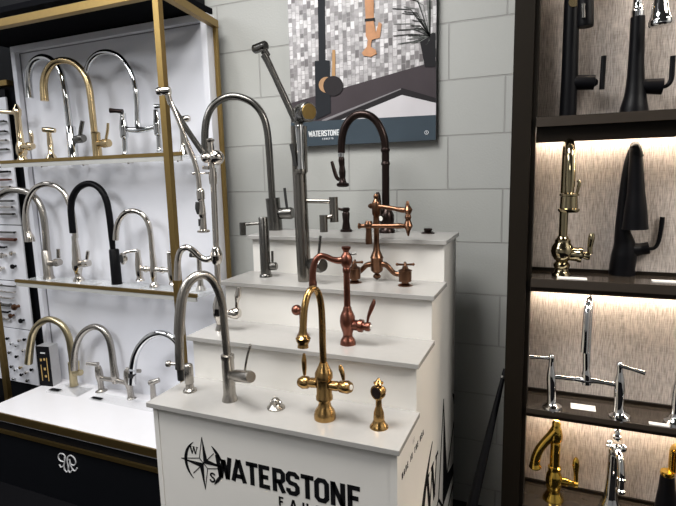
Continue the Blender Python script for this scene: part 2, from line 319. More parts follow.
sp('corner_trim', WHITED, ((BX0 - 0.0015, TY[0] + 0.0136, 0), (BX0 + 0.014, TY[0] + 0.0156, TZ[0] - 0.0138)))
for i in (1, 2, 3):
    sp('riser_trim', WHITED, ((BX1 - 0.016, TY[i] + 0.0136, TZ[i - 1]), (BX1 + 0.001, TY[i] + 0.0156, TZ[i] - 0.0138)))
LET = {
 'W': [[(.02, 1), (.15, 0)], [(.15, 0), (.31, .85)], [(.31, .85), (.47, 0)], [(.47, 0), (.60, 1)]],
 'A': [[(.02, 0), (.27, 1)], [(.29, 1), (.54, 0)], [(.12, .25), (.48, .25)]],
 'T': [[(0, .92), (.52, .92)], [(.26, 0), (.26, .92)]],
 'E': [[(.46, .92), (.08, .92), (.08, .08), (.46, .08)], [(.08, .5), (.40, .5)]],
 'R': [[(.08, 0), (.08, .92), (.34, .92), (.44, .82), (.44, .56), (.34, .46), (.08, .46)], [(.26, .46), (.46, 0)]],
 'S': [[(.44, .74), (.44, .82), (.34, .92), (.14, .92), (.06, .82), (.06, .62), (.14, .52), (.36, .48), (.44, .38), (.44, .18), (.34, .08), (.14, .08), (.06, .18), (.06, .28)]],
 'O': [[(.06, .20), (.06, .80), (.16, .92), (.36, .92), (.46, .80), (.46, .20), (.36, .08), (.16, .08), (.06, .20)]],
 'N': [[(.08, 0), (.08, 1)], [(.08, .96), (.46, .04)], [(.46, 0), (.46, 1)]],
 'F': [[(.46, .92), (.08, .92), (.08, 0)], [(.08, .48), (.40, .48)]],
 'U': [[(.06, 1), (.06, .20), (.16, .08), (.36, .08), (.46, .20), (.46, 1)]],
 'C': [[(.46, .70), (.46, .80), (.36, .92), (.16, .92), (.06, .80), (.06, .20), (.16, .08), (.36, .08), (.46, .20), (.46, .30)]],
 'M': [[(.08, 0), (.08, 1)], [(.08, .96), (.28, .3)], [(.28, .3), (.48, .96)], [(.48, 0), (.48, 1)]], 'I': [[(.1, 0), (.1, 1)]], 'D': [[(.08, .08), (.08, .92), (.32, .92), (.46, .78), (.46, .22), (.32, .08), (.08, .08)]], 'H': [[(.08, 0), (.08, 1)], [(.46, 0), (.46, 1)], [(.08, .5), (.46, .5)]], ' ': []}
ADV = {'W': .70, 'A': .62, 'T': .56, 'M': .66, 'N': .64, 'O': .61, 'U': .61, 'I': .30, ' ': .4}
def word(txt_, org, ex, ey, n, h, wd, gap=0.0):
    ops = []; x = 0; ex_ = Vector(ex)
    for ch in txt_:
        ops += strokes(LET[ch], Vector(org) + ex_ * x, ex, ey, n, h, wd); x += (ADV.get(ch, .58) + gap) * h
    return ops
def compass(org, ex, ey, n, r, arm):
    org, ex, ey, n = Vector(org), Vector(ex), Vector(ey), Vector(n); ops = []
    P2 = lambda a, b: org + ex * (a * r) + ey * (b * r)
    q = 0.20
    for (dx, dy), (sx, sy), ln in (((0, 1), (1, 0), arm), ((-1, 0), (0, -1), arm * .98), ((0, -1), (-1, 0), arm), ((1, 0), (0, 1), arm * .98)):
        ops.append(PG([P2(0, 0), P2(dx * ln, dy * ln), P2(q * (dx + sx), q * (dy + sy))], n, 0.0008))
        ops += strokes([[(0, 0), (q * (dx - sx) * r, q * (dy - sy) * r), (dx * ln * r, dy * ln * r)]], org, ex, ey, n, 1, r * 0.03)
    for a in (45, 135, 225, 315):
        c, s_ = math.cos(R(a)), math.sin(R(a))
        ops += strokes([[(c * .22 * r, s_ * .22 * r), (c * .80 * r, s_ * .80 * r)]], org, ex, ey, n, 1, r * 0.035) if a in (45, 225) else []
    for a0, a1 in ((118, 235), (12, 62), (300, 342)):
        K = 16; outer = []; inner = []
        for i in range(K + 1):
            t = i / K; a = R(a0 + (a1 - a0) * t); th_ = 0.02 + 0.13 * math.sin(math.pi * t)
            outer.append(P2(math.cos(a) * 1.0, math.sin(a))); inner.append(P2(math.cos(a) * (1 - th_), math.sin(a) * (1 - th_)))
        for i in range(K): ops.append(PG([outer[i], outer[i + 1], inner[i + 1], inner[i]], n, 0.0008))
    serifW = [[1.3, (0, .6), (.16, 0)], [.6, (.16, 0), (.32, .6)], [1.3, (.32, .6), (.48, 0)], [.6, (.48, 0), (.64, .6)], [.6, (-.1, .6), (.12, .6)], [.6, (.22, .6), (.42, .6)], [.6, (.54, .6), (.74, .6)]]
    serifS = [[(.40, .50), (.36, .58), (.24, .62), (.10, .56), (.08, .44), (.20, .34), (.34, .26), (.38, .14), (.30, .03), (.16, .0), (.06, .06), (.02, .16)]]
    ops += strokes(serifW, P2(-.64, .34), ex, ey, n, r * .54, r * .05)
    ops += strokes(serifS, P2(.28, -.76), ex, ey, n, r * .64, r * .075)
    return ops
yf = TY[0] + 0.0156
fo = Vector((0, yf, 0)) - Vector((0, o.y, 0))
def FL(x, z): return (x - o.x, yf - o.y, z)
part(ST, 'compass_emblem', INK, *compass(FL(-0.843, 0.703), (1, 0, 0), (0, 0, 1), (0, -1, 0), 0.0645, 1.20), smooth=False, label='black compass star emblem on the front panel')
part(ST, 'brand_lettering', INK, *word('WATERSTONE', FL(-0.7979, 0.6732), (1.07, 0, 0), (0, 0, 1), (0, -1, 0), 0.064, 0.0118, 0.012), smooth=False, label='bold black WATERSTONE lettering on the front panel')
part(ST, 'sub_lettering', INK, *word('FAUCETS', FL(-0.6105, 0.6344), (1.1, 0, 0), (0, 0, 1), (0, -1, 0), 0.026, 0.0048, 0.60), smooth=False, label='small black FAUCETS lettering under the name')
def SL(y, z): return (BX1 - o.x, y - o.y, z)
part(ST, 'side_emblem', INK, *compass(SL(1.60, 0.33), (0, 1, 0), (0, 0, 1), (1, 0, 0), 0.385, 1.03), CUT((0, TY[4] - 0.004 - o.y, 0), (0, 1, 0)), CUT((0, 0, 0.002), (0, 0, -1)), smooth=False, label='large black compass emblem on the right side')
part(ST, 'side_lettering', INK, *word('MADE IN THE USA', SL(1.072, 0.752), (0, 1, 0), (0, 0, 1), (1, 0, 0), 0.016, 0.0030, 0.44), BX(SL(1.178, 0.785), SL(1.198, 0.800)), smooth=False, label='small black lettering line on the right side')

# ---------------------------------------------------------------- poster
PO = thing('wall_poster', 'framed-edge advertising poster of a black faucet before mosaic tile, hung on the block wall', 'poster', (-0.70, 1.968, 1.60))
po = Vector(PO.location)
def mosaic():
    m = bpy.data.materials.new('printed_mosaic_tile'); m.use_nodes = True; nt = m.node_tree; b = nt.nodes['Principled BSDF']; b.inputs['Roughness'].default_value = 0.3
    tc = nt.nodes.new('ShaderNodeTexCoord'); sp_ = nt.nodes.new('ShaderNodeSeparateXYZ'); cb = nt.nodes.new('ShaderNodeCombineXYZ'); nt.links.new(tc.outputs['Object'], sp_.inputs[0])
    nt.links.new(sp_.outputs[2], cb.inputs[0]); nt.links.new(sp_.outputs[0], cb.inputs[1])
    br = nt.nodes.new('ShaderNodeTexBrick'); br.inputs['Scale'].default_value = 1; br.inputs['Brick Width'].default_value = 0.030; br.inputs['Row Height'].default_value = 0.017
    br.inputs['Mortar Size'].default_value = 0.0012; br.offset = 0.37; br.squash = 0.6; br.squash_frequency = 3; br.inputs['Bias'].default_value = 0
    br.inputs['Color1'].default_value = (0.05, 0.04, 0.042, 1); br.inputs['Color2'].default_value = (0.70, 0.68, 0.69, 1); br.inputs['Mortar'].default_value = (0.25, 0.24, 0.24, 1)
    nt.links.new(cb.outputs[0], br.inputs[0])
    n = nt.nodes.new('ShaderNodeTexNoise'); n.inputs['Scale'].default_value = 55; nt.links.new(tc.outputs['Object'], n.inputs[0])
    mx = nt.nodes.new('ShaderNodeMix'); mx.data_type = 'RGBA'; mx.blend_type = 'OVERLAY'; mx.inputs[0].default_value = 0.7
    nt.links.new(br.outputs[0], mx.inputs[6]); nt.links.new(n.outputs[0], mx.inputs[7])
    ad = nt.nodes.new('ShaderNodeMix'); ad.data_type = 'RGBA'; ad.inputs[0].default_value = 0.12; ad.inputs[7].default_value = (0.42, 0.40, 0.41, 1)
    nt.links.new(mx.outputs[2], ad.inputs[6]); nt.links.new(ad.outputs[2], b.inputs['Base Color'])
    return m
part(PO, 'backing', mat('poster_board', (0.10, 0.10, 0.11), 0.5, 0, 0.05), BX((-0.307, -0.026, 0), (0.302, 0.0, 0.80)), smooth=False)
def pp(name, m, pts, lay):
    return part(PO, name, m, PG([Vector((a, 1.9418 - 0.0006 * lay, b)) - po for a, _, b in pts], (0, -1, 0), 0.0006), smooth=False)
PW_ = lambda *k: k
pp('printed_tile', mosaic(), [(-1.007, 0, 1.66), (-0.398, 0, 1.66), (-0.398, 0, 2.40), (-1.007, 0, 2.40)], 0)
pp('printed_counter', mat('printed_dark_counter', (0.055, 0.045, 0.050), 0.6, 0, 0.2, 8, spec=0.12), [(-1.0068,1.941,1.781), (-0.3981,1.941,1.886), (-0.3966,1.941,1.655), (-1.0131,1.941,1.6295)], 1)
pp('printed_sink_edge', mat('printed_sink_rim', (0.02, 0.018, 0.02), 0.6, 0, 0.1, spec=0.12), [(-0.867,1.941,1.6869), (-0.5279,1.941,1.8007), (-0.3973,1.941,1.7535), (-0.3966,1.941,1.655), (-0.8678,1.941,1.6628)], 2)
pp('printed_highlight', mat('printed_pale_line', (0.22, 0.21, 0.22), 0.6, 0, 0.1, spec=0.12), [(-0.8666,1.941,1.7029), (-0.5318,1.941,1.7992), (-0.5319,1.941,1.7955), (-0.8669,1.941,1.6929)], 3)
pp('printed_sink', mat('printed_white_sink', (0.55, 0.53, 0.55), 0.6, 0, 0.15, 6, spec=0.12), [(-0.8045,1.941,1.691), (-0.528,1.941,1.7749), (-0.3972,1.941,1.7354), (-0.3969,1.941,1.688)], 3)
pp('printed_band', mat('printed_slate_band', (0.045, 0.062, 0.078), 0.6, 0, 0.15, 10, spec=0.12), [(-1.007, 0, 1.60), (-0.398, 0, 1.60), (-0.3969,1.941,1.6917), (-1.0101,1.941,1.7016)], 4)
pp('printed_faucet_column', mat('printed_black_faucet', (0.018, 0.020, 0.024), 0.6, 0, 0.1, spec=0.12), [(-0.8937,1.941,1.7046),(-0.8906,1.941,1.9374),(-0.8728,1.941,1.9356),(-0.8699,1.941,2.1672),(-0.87,1.941,2.2342),(-0.8377,1.941,2.2291),(-0.8396,1.941,2.1628),(-0.844,1.941,1.9364),(-0.8245,1.941,1.9305),(-0.8253,1.941,1.7399),(-0.8256,1.941,1.728)], 5)
pp('printed_gold_lever', mat('printed_gold', (0.42, 0.25, 0.12), 0.6, 0, 0.15, spec=0.12), [(-0.8175,1.941,1.8643),(-0.8125,1.941,1.9712),(-0.7995,1.941,1.9698),(-0.8025,1.941,1.8552)], 5)
pp('printed_gold_ring', mat('printed_rose_gold', (0.40, 0.24, 0.13), 0.6, 0, 0.15, spec=0.12), [(-0.8051,1.941,1.8361),(-0.8081,1.941,1.8244),(-0.8159,1.941,1.815),(-0.8275,1.941,1.8092),(-0.8411,1.941,1.8079),(-0.8546,1.941,1.8114),(-0.866,1.941,1.8192),(-0.8734,1.941,1.83),(-0.8757,1.941,1.8423),(-0.8727,1.941,1.854),(-0.8646,1.941,1.8634),(-0.8529,1.941,1.8691),(-0.8393,1.941,1.8702),(-0.8259,1.941,1.8666),(-0.8148,1.941,1.8589),(-0.8075,1.941,1.8481)], 6)
pp('printed_knob', mat('printed_dark_knob', (0.025, 0.022, 0.024), 0.6, 0, 0.1, spec=0.12), [(-0.7684,1.941,1.829),(-0.7708,1.941,1.8173),(-0.7772,1.941,1.807),(-0.787,1.941,1.7993),(-0.7992,1.941,1.7947),(-0.8128,1.941,1.7939),(-0.8263,1.941,1.7969),(-0.8385,1.941,1.8034),(-0.848,1.941,1.8129),(-0.854,1.941,1.8243),(-0.8558,1.941,1.8366),(-0.8533,1.941,1.8485),(-0.8467,1.941,1.8587),(-0.8367,1.941,1.8664),(-0.8243,1.941,1.8708),(-0.8108,1.941,1.8714),(-0.7974,1.941,1.8683),(-0.7855,1.941,1.8617),(-0.7761,1.941,1.8523),(-0.7703,1.941,1.8411)], 7)
pp('printed_spray_head', mat('printed_copper', (0.50, 0.26, 0.14), 0.6, 0, 0.3, 40, spec=0.12), [(-0.6675,1.941,2.2022),(-0.6727,1.941,2.1276),(-0.6696,1.941,2.0655),(-0.6705,1.941,2.007),(-0.6625,1.941,1.9914),(-0.667,1.941,1.9661),(-0.6879,1.941,1.9461),(-0.6798,1.941,1.9341),(-0.6512,1.941,1.9273),(-0.6266,1.941,1.9357),(-0.6305,1.941,1.9509),(-0.6507,1.941,1.9642),(-0.6462,1.941,1.9894),(-0.6139,1.941,1.9929),(-0.6054,1.941,2.0426),(-0.6173,1.941,2.0513),(-0.6297,1.941,2.013),(-0.6373,1.941,2.054),(-0.6364,1.941,2.1224),(-0.6394,1.941,2.1978)], 6)
pp('printed_spray_collar', mat('printed_black_collar', (0.02, 0.02, 0.02), 0.6, 0, 0.1, spec=0.12), [(-0.6736,1.941,2.0697),(-0.6331,1.941,2.0679),(-0.6332,1.941,2.0571),(-0.6738,1.941,2.0588)], 7)
pp('printed_plant_pot', mat('printed_pot', (0.015, 0.014, 0.016), 0.6, 0, 0.1, spec=0.12), [(-0.4621,1.941,1.9817),(-0.4006,1.941,1.9847),(-0.3998,1.941,1.8649),(-0.4392,1.941,1.8688)], 5)
random.seed(4)
gr = []
for k in range(34):
    a = Vector((-0.4209,1.941,1.9767)); tx = random.uniform(-0.15, 0.015); tz = random.uniform(-0.05, 0.26)
    b = a + Vector((tx * .5, 0, tz * .7)); c = a + Vector((tx, 0, tz * .8))
    if c.x > -0.402: c.x = -0.402
    if b.x > -0.402: b.x = -0.402
    gr.append([(a.x, a.z), (b.x, b.z), (c.x, c.z)])
part(PO, 'printed_grass', mat('printed_grass_blades', (0.16, 0.17, 0.16), 0.6, 0, 0.6, 90, spec=0.12), *strokes(gr[:17], Vector((0, 1.9386, 0)) - po, (1, 0, 0), (0, 0, 1), (0, -1, 0), 1, 0.0022, 0.0005), smooth=False)
part(PO, 'printed_grass', mat('printed_dark_blades', (0.03, 0.032, 0.03), 0.6, 0, 0.2, spec=0.12), *strokes(gr[17:], Vector((0, 1.9384, 0)) - po, (1, 0, 0), (0, 0, 1), (0, -1, 0), 1, 0.003, 0.0005), smooth=False)
WI = mat('printed_white_ink', (0.75, 0.77, 0.78), 0.6, 0, 0.02, spec=0.12)
a = Vector((-0.9267,1.938,1.6374)) - po
part(PO, 'poster_lettering', WI, *word('WATERSTONE', a, (1, 0, 0), (0, 0, 1), (0, -1, 0), 0.0235, 0.0038, -0.01), *word('FAUCETS', a + Vector((0.062, 0, -0.014)), (1, 0, 0), (0, 0, 1), (0, -1, 0), 0.0065, 0.0014, 0.55), smooth=False, label='white WATERSTONE FAUCETS lettering')
a = Vector((-0.432,1.938,1.6291)) - po
part(PO, 'poster_emblem', WI, *strokes([[(math.cos(i * math.pi / 8) * .007, math.sin(i * math.pi / 8) * .007) for i in range(17)], [(-.002, .003), (.002, .003)], [(0, -.004), (0, .003)]], a, (1, 0, 0), (0, 0, 1), (0, -1, 0), 1, 0.0016), smooth=False, label='small white circular emblem')

# ---------------------------------------------------------------- dark cabinet with lit shelves at the right
CB = thing('lit_display_cabinet', 'dark bronze cabinet with lit woven taupe back and four shelves of faucets', 'cabinet', (0.4, 1.7, 0))
co = Vector(CB.location)
def cb_(name, m, a, b, bevel=0.0, parent=CB, label=None): return part(parent, name, m, BX(Vector(a) - co, Vector(b) - co), bevel=bevel, smooth=False, label=label)
cb_('side_stile', BRONZEF, (-0.104, 1.6, 0), (-0.050, 1.965, 2.93), 0.001)
cb_('inner_stile', BRONZEF, (-0.050, 1.615, 0), (-0.037, 1.744, 2.93))
cb_('side_stile', BRONZEF, (0.95, 1.6, 0), (1.01, 1.965, 2.93), 0.001)
cb_('back_panel', FABRIC, (-0.049, 1.745, 0.02), (0.949, 1.765, 2.93), label='woven taupe back panel')
for (zt, zb, zf) in ((1.627, 1.599, 1.556), (1.153, 1.126, 1.112), (0.737, 0.720, 0.708), (0.403, 0.386, 0.374), (2.24, 2.21, 2.18)):
    s = cb_('shelf', SHELFT, (-0.0365, 1.600, zb), (0.95, 1.745, zt), 0.001)
    cb_('fascia', BRONZEF, (-0.0365, 1.606 if zt < 1.5 else 1.625, zf), (0.95, 1.640, zb), parent=s)
    cb_('back_rail', BRONZEF, (-0.0365, 1.737, zt), (0.95, 1.745, zt + 0.011), parent=s)
    cb_('light_strip', LED, (-0.034, 1.706, zb - 0.012), (0.946, 1.722, zb - 0.001), parent=s, label='warm glowing light strip under the shelf')

def card(label, p, sx, sy, z, tilt, name='price_card'):
    t = thing(name, label, 'card', (p[0], p[1], z), 'small cards lying on the cabinet shelves')
    b = part(t, 'card', CARD, BX((-sx / 2, -sy / 2, 0), (sx / 2, sy / 2, 0.003)), smooth=False); 
    k = part(t, 'printed_line', INKG, BX((-sx * .3, -sy * .05, 0.003), (sx * .1, sy * .08, 0.0034)), BX((-sx * .12, sy * .18, 0.003), (sx * .02, sy * .26, 0.0034)), smooth=False)
    t.rotation_euler = (R(tilt), 0, 0)
card('white card lying at the foot of the champagne faucet on the second shelf', (0.0778,1.6227,1.153), 0.080, 0.018, 1.1535, 8)
card('white printed card between the chrome bridge faucet posts', (0.1281,1.6575,0.737), 0.070, 0.030, 0.7375, 9)
card('pale card right of the black sculpted faucet on the second shelf', (0.3166,1.6475,1.153), 0.060, 0.02, 1.1535, 4)
card('narrow card left of the chrome faucet at the right picture edge', (0.3243,1.6127,0.737), 0.050, 0.014, 0.7375, 4)

# ---------------------------------------------------------------- faucets on the stepped display
T1, T2, T3, T4 = TZ
D = thing('pull_down_faucet', 'tall brushed nickel pull-down faucet with wide spray hood at the left of the lowest step', 'faucet', (-0.8003,1.1089,0.859))
part(D, 'body', SATIN, L(((0,0.0224),(0.0085,0.0203),(0.017,0.0179),(0.0284,0.0175),(0.1179,0.0173),(0.1221,0.0188),(0.1317,0.0188),(0.1345,0.0138))))
part(D, 'spout', SATIN, T(*(((-0.0001,-0.0001,0.123),(-0.0018,-0.0026,0.2037),(-0.0038,-0.0054,0.2802),(-0.013,-0.0186,0.335),(-0.0262,-0.0374,0.3616),(-0.0414,-0.0592,0.3618),(-0.0549,-0.0783,0.3449),(-0.0638,-0.0912,0.3126),(-0.0691,-0.0986,0.266),(-0.0721,-0.103,0.2159)),(0.0111,0.011,0.0111,0.0111,0.0114,0.0124,0.0133,0.0135,0.0138,0.0141))))
sh = part(D, 'spray_head', SATIN, T(*(((-0.0719,-0.1027,0.2212),(-0.0724,-0.1034,0.2079),(-0.0739,-0.1055,0.1677),(-0.0754,-0.1077,0.1216)),(0.0104,0.0112,0.0118,0.0113))), label='slim spray wand below the hood')
part(sh, 'nozzle', RUBBER, T(*(((-0.0747,-0.1067,0.1241),(-0.0748,-0.1069,0.091)),(0.0089,0.0079))))
part(sh, 'spray_button', RUBBER, T(*(((-0.0752,-0.1074,0.1872),(-0.0766,-0.1094,0.1523)),(0.0059,0.0059))))
h = part(D, 'handle', SATIN, L(*(((0,0.0124),(0.021,0.0131),(0.0316,0.0166),(0.0979,0.0166),(0.1052,0.0145)),(0.0123,-0.0057,0.0774),(0.8827,-0.4116,0.2266))))
part(h, 'lever', SATIN, T(*(((0.0799,-0.0373,0.1127),(0.0918,-0.0428,0.1492),(0.1101,-0.0513,0.1893)),(0.0046,0.0052,0.0054)), flat=.6))

D = thing('soap_dispenser', 'short brushed nickel soap dispenser at the left front corner of the lowest step', 'soap dispenser', (-0.9474,1.1203,0.859))
part(D, 'body', SATIN, L(((0,0.0205),(0.0058,0.0191),(0.0101,0.0125),(0.0231,0.011),(0.0259,0.0132),(0.0773,0.0131),(0.0816,0.0109),(0.0844,0.0073))))
part(D, 'spout', SATIN, T(*(((-0.0021,-0.001,0.0739),(-0.0263,-0.0123,0.0826),(-0.0444,-0.0207,0.0855)),(0.0066,0.0044,0.0044))), L(*(((0,0.0073),(0.0029,0.0094),(0.0114,0.0094),(0.0143,0.0058)),(-0.0573,-0.0267,0.0864),(0.9046,0.4218,-0.0613))))

D = thing('sink_button', 'squat brushed nickel cross-topped sink button between the two big front faucets', 'sink button', (-0.6535,1.1092,0.859))
part(D, 'base', SATIN, L(((0,0.0242),(0.0041,0.0242),(0.0102,0.0175),(0.0143,0.0148))))
part(D, 'cross_knob', SATIN, S((0,0,0.02), 0.0125, (1, 1, .8)), *[T([(0,0,0.0171), (math.cos(R(a)) * .015, math.sin(R(a)) * .015, 0.0157)], .006, 10) for a in (10, 100, 190, 280)])

D = thing('two_handle_faucet', 'aged brass two-handle faucet with slim gooseneck in the middle of the lowest step', 'faucet', (-0.5061,1.1021,0.859))
part(D, 'body', ABRASS, L(((0,0.0282),(0.0107,0.0282),(0.0214,0.0256),(0.0321,0.0179),(0.0428,0.0153),(0.0494,0.0153),(0.0521,0.0217),(0.0613,0.0217),(0.064,0.0199),(0.1061,0.0198),(0.1087,0.0228),(0.1218,0.0228),(0.1296,0.019),(0.14,0.0139),(0.1504,0.0098))))
part(D, 'spout', ABRASS, T(*(((0,0.0002,0.145),(-0.0002,-0.0014,0.1954),(-0.0001,-0.0007,0.2471),(-0.0006,-0.0033,0.2989),(-0.0026,-0.0145,0.3317),(-0.0057,-0.0326,0.3461),(-0.0094,-0.0532,0.3399),(-0.0122,-0.0694,0.312),(-0.0136,-0.0769,0.275),(-0.0141,-0.0799,0.249),(-0.0142,-0.0803,0.2418),(-0.0142,-0.0805,0.237),(-0.0143,-0.0809,0.2297),(-0.0143,-0.0813,0.2225),(-0.0144,-0.0818,0.214)),(0.0088,0.0088,0.0087,0.0087,0.0086,0.0084,0.0083,0.0085,0.0087,0.0094,0.013,0.0183,0.0165,0.0124,0.0136))))
h = part(D, 'handle', ABRASS, L(*(((0,0.0128),(0.0211,0.0134),(0.0271,0.0115),(0.0331,0.016),(0.0481,0.0173),(0.0602,0.0115)),(-0.0184,0.0032,0.0907),(-0.972,0.1714,-0.161))), label='left handle hub')
part(h, 'lever', ABRASS, T(*(((-0.06,0.0106,0.1037),(-0.0598,0.0105,0.1229),(-0.06,0.0106,0.1418),(-0.0595,0.0105,0.1554),(-0.0592,0.0104,0.1622)),(0.0039,0.0065,0.0069,0.0045,0.0032))))
h = part(D, 'handle', ABRASS, L(*(((0,0.012),(0.0178,0.0126),(0.0249,0.0107),(0.0297,0.0151),(0.0504,0.0164),(0.0593,0.012)),(0.0209,-0.0037,0.0924),(0.9772,-0.1723,0.1239))), label='right handle hub with a white disc')
part(h, 'lever', ABRASS, T(*(((0.0579,-0.0102,0.1147),(0.0554,-0.0098,0.1298),(0.0514,-0.0091,0.1419),(0.0488,-0.0086,0.1518)),(0.0037,0.0059,0.0062,0.0037)) ))
part(h, 'porcelain_disc', PORC, L(*(((0,0.0074),(0.0032,0.0061)),(0.0774,-0.0136,0.0997),(0.9762,-0.1721,0.1318))))

D = thing('side_spray', 'aged brass bell-footed side spray with round dark face, right on the lowest step', 'side spray', (-0.3618,1.1045,0.859))
part(D, 'bell_base', ABRASS, L(((0,0.0234),(0.0034,0.0228),(0.0103,0.0172),(0.0194,0.0135),(0.0262,0.0114))))
part(D, 'body', ABRASS, L(((0,0.0111),(0.0109,0.0129),(0.0255,0.0139),(0.04,0.0123),(0.0544,0.0077),(0.0689,0.0073),(0.0833,0.0085))))
h = part(D, 'spray_head', ABRASS, L(*(((-0.018,0.0097),(-0.01,0.0122),(-0.006,0.0177),(0.008,0.0189),(0.01,0.0177)),(-0.0002,-0.0001,0.091),(-0.3746,-0.9272,0))))
part(h, 'spray_face', BRONZE, L(*(((0.0095,0.0146),(0.0108,0.014)),(-0.0002,-0.0001,0.091),(-0.3746,-0.9272,0))))
part(D, 'cap', ABRASS, L([(0, .006), (.004, .012), (.008, .009), (.013, .005), (.018, .002)], (0,0,0.109)), *[T([(0,0,0.1141), (math.cos(R(a)) * .012, math.sin(R(a)) * .012, 0.1154)], .003, 8) for a in (20, 110, 200, 290)])

D = thing('articulated_faucet', 'polished nickel jointed faucet with hanging spray at the left of the second step', 'faucet', (-0.9501,1.2876,0.9944))
part(D, 'body', NICKEL, T(*(((-0.0003,-0.0001,-0.005),(-0.0001,0,0.0033),(0.0002,0.0001,0.0198),(0.0003,0.0001,0.033),(0.0003,0.0001,0.0495),(0.001,0.0004,0.0789),(0.0009,0.0004,0.0985),(0.0007,0.0003,0.1115)),(0.0176,0.016,0.0112,0.0136,0.0199,0.0214,0.0159,0.0111)), sub=3))
part(D, 'column', NICKEL, T(*(((0.0003,0.0001,0.105),(0.0019,0.0008,0.2143),(0.0011,0.0004,0.2366),(0.0045,0.0019,0.4294),(0.0057,0.0023,0.5112)),(0.01,0.0094,0.0094,0.0092,0.0099)), sub=2), T(*(((0.0013,0.0005,0.2143),(0.0014,0.0006,0.227),(0.0014,0.0006,0.2429),(0.0014,0.0006,0.2587),(0.0014,0.0006,0.2682)),(0.0118,0.0172,0.0188,0.0141,0.0101))), T(*(((0.0044,0.0018,0.4629),(0.0047,0.0019,0.4841),(0.005,0.0021,0.4992)),(0.0115,0.013,0.0122))))
part(D, 'spout', NICKEL, T(*(((-0.0035,-0.0009,0.2366),(-0.0293,-0.0079,0.2287),(-0.051,-0.0137,0.2367),(-0.0719,-0.0193,0.2574),(-0.092,-0.0246,0.2671),(-0.1119,-0.03,0.256),(-0.1218,-0.0326,0.2304),(-0.126,-0.0337,0.195),(-0.1289,-0.0345,0.1626)),(0.0102,0.0099,0.0099,0.0099,0.0099,0.0099,0.01,0.0105,0.0119))))
h = part(D, 'handle', NICKEL, L(*(((0,0.0111),(0.0247,0.0119),(0.0309,0.0151),(0.0495,0.0191),(0.0618,0.0127)),(0.0083,0.0015,0.0531),(0.9808,0.1729,0.0899))))
part(h, 'lever', NICKEL, T(*(((0.0599,0.0106,0.0745),(0.061,0.0108,0.094),(0.0654,0.0115,0.1135),(0.0683,0.012,0.1296),(0.0703,0.0124,0.1424)),(0.0055,0.0063,0.011,0.0086,0.0055))), S((0.0622,0.011,0.0551), .007))
j = part(D, 'upper_joint', NICKEL, S((0.0178,0.0073,0.5423), 0.0232), S((-0.0118,-0.0048,0.5416), 0.0152), L(*(((0,0.0076),(0.0183,0.0106),(0.061,0.0091)),(-0.023,-0.0095,0.5419),(0.9242,0.3809,0.0261))), T(*(((0.002,0.0008,0.5113),(0.0036,0.0015,0.5651),(0.0036,0.0015,0.5888)),(0.0107,0.0099,0.0091))), L(*(((0,0.0107),(0.0106,0.0107)),(-0.0131,-0.0054,0.5177),(-0.1106,-0.0456,-0.9928))))
part(j, 'joint_cap', NICKEL, L(*(((0,0.0076),(0.0059,0.0121),(0.0104,0.0121),(0.0148,0.0045)),(0.0037,0.0015,0.5858),(-0.0004,-0.0002,1))))
a = part(D, 'upper_arm', PEWTER, T(*(((-0.0193,-0.008,0.5567),(-0.0523,-0.0216,0.6138),(-0.0871,-0.0359,0.6791),(-0.1006,-0.0415,0.7055)),(0.0091,0.0083,0.0082,0.0075))))
part(a, 'end_joint', NICKEL, L(*(((0,0.0089),(0.0063,0.0127),(0.0125,0.0127),(0.0142,0.0089),(0.0176,0.0089),(0.0192,0.0127),(0.0376,0.0127),(0.0418,0.0104)),(-0.1369,-0.0564,0.7396),(0.9245,0.381,0.0114))), T(*(((-0.1059,-0.0437,0.7288),(-0.1008,-0.0415,0.7027)),(0.009,0.0082))))
hs = part(D, 'hose', NICKEL, T(*(((-0.0898,-0.0518,0.7063),(-0.0733,-0.0423,0.6485),(-0.0545,-0.0315,0.5809),(-0.0417,-0.0241,0.5362),(-0.0341,-0.0197,0.4881),(-0.0324,-0.0187,0.4397)),(0.0062,0.0063,0.0068,0.0073,0.0076,0.0076))))
sp_ = part(D, 'spray_head', NICKEL, T(*(((-0.0316,-0.0183,0.4487),(-0.0303,-0.0175,0.4396),(-0.0302,-0.0174,0.4183),(-0.0292,-0.0169,0.4121),(-0.0287,-0.0166,0.3968),(-0.0293,-0.0169,0.3722),(-0.0281,-0.0162,0.3599),(-0.0289,-0.0167,0.3351),(-0.0291,-0.0168,0.3227)),(0.0092,0.0122,0.0123,0.0084,0.0092,0.0116,0.0093,0.0108,0.0108))), L(*(((0,0.0124),(0.0028,0.0193),(0.0075,0.0193),(0.0093,0.0155)),(-0.029,-0.0167,0.3243),(0.0028,0.0016,-1))))
part(sp_, 'trigger', RUBBER, T(*(((-0.0397,-0.0229,0.4094),(-0.0405,-0.0234,0.3911),(-0.0378,-0.0219,0.3726)),(0.0061,0.0077,0.0062))), T(*(((-0.035,-0.0202,0.357),(-0.0346,-0.02,0.3354)),(0.0069,0.0077))))
part(D, 'hose_clip', NICKEL, T(*(((-0.0483,-0.0199,0.496),(0.0026,0.0011,0.4962)),(0.0027,0.0027))), S((-0.0497,-0.0205,0.496), .005))

D = thing('copper_side_spray', 'copper side spray half hidden behind the brass gooseneck on the second step', 'side spray', (-0.6702,1.3162,0.9944))
part(D, 'bell_base', COPPER, L(((0,0.0198),(0.0038,0.0182),(0.0101,0.0137),(0.0176,0.0121),(0.0252,0.0106))))
part(D, 'body', COPPER, T(*(((-0.0009,-0.0004,0.0158),(0,0,0.044),(-0.0021,-0.0009,0.069),(-0.0059,-0.0024,0.0815)),(0.0091,0.0098,0.0075,0.0075))))
part(D, 'spray_head', COPPER, S((-0.0151,-0.0062,0.0817), 0.0164))

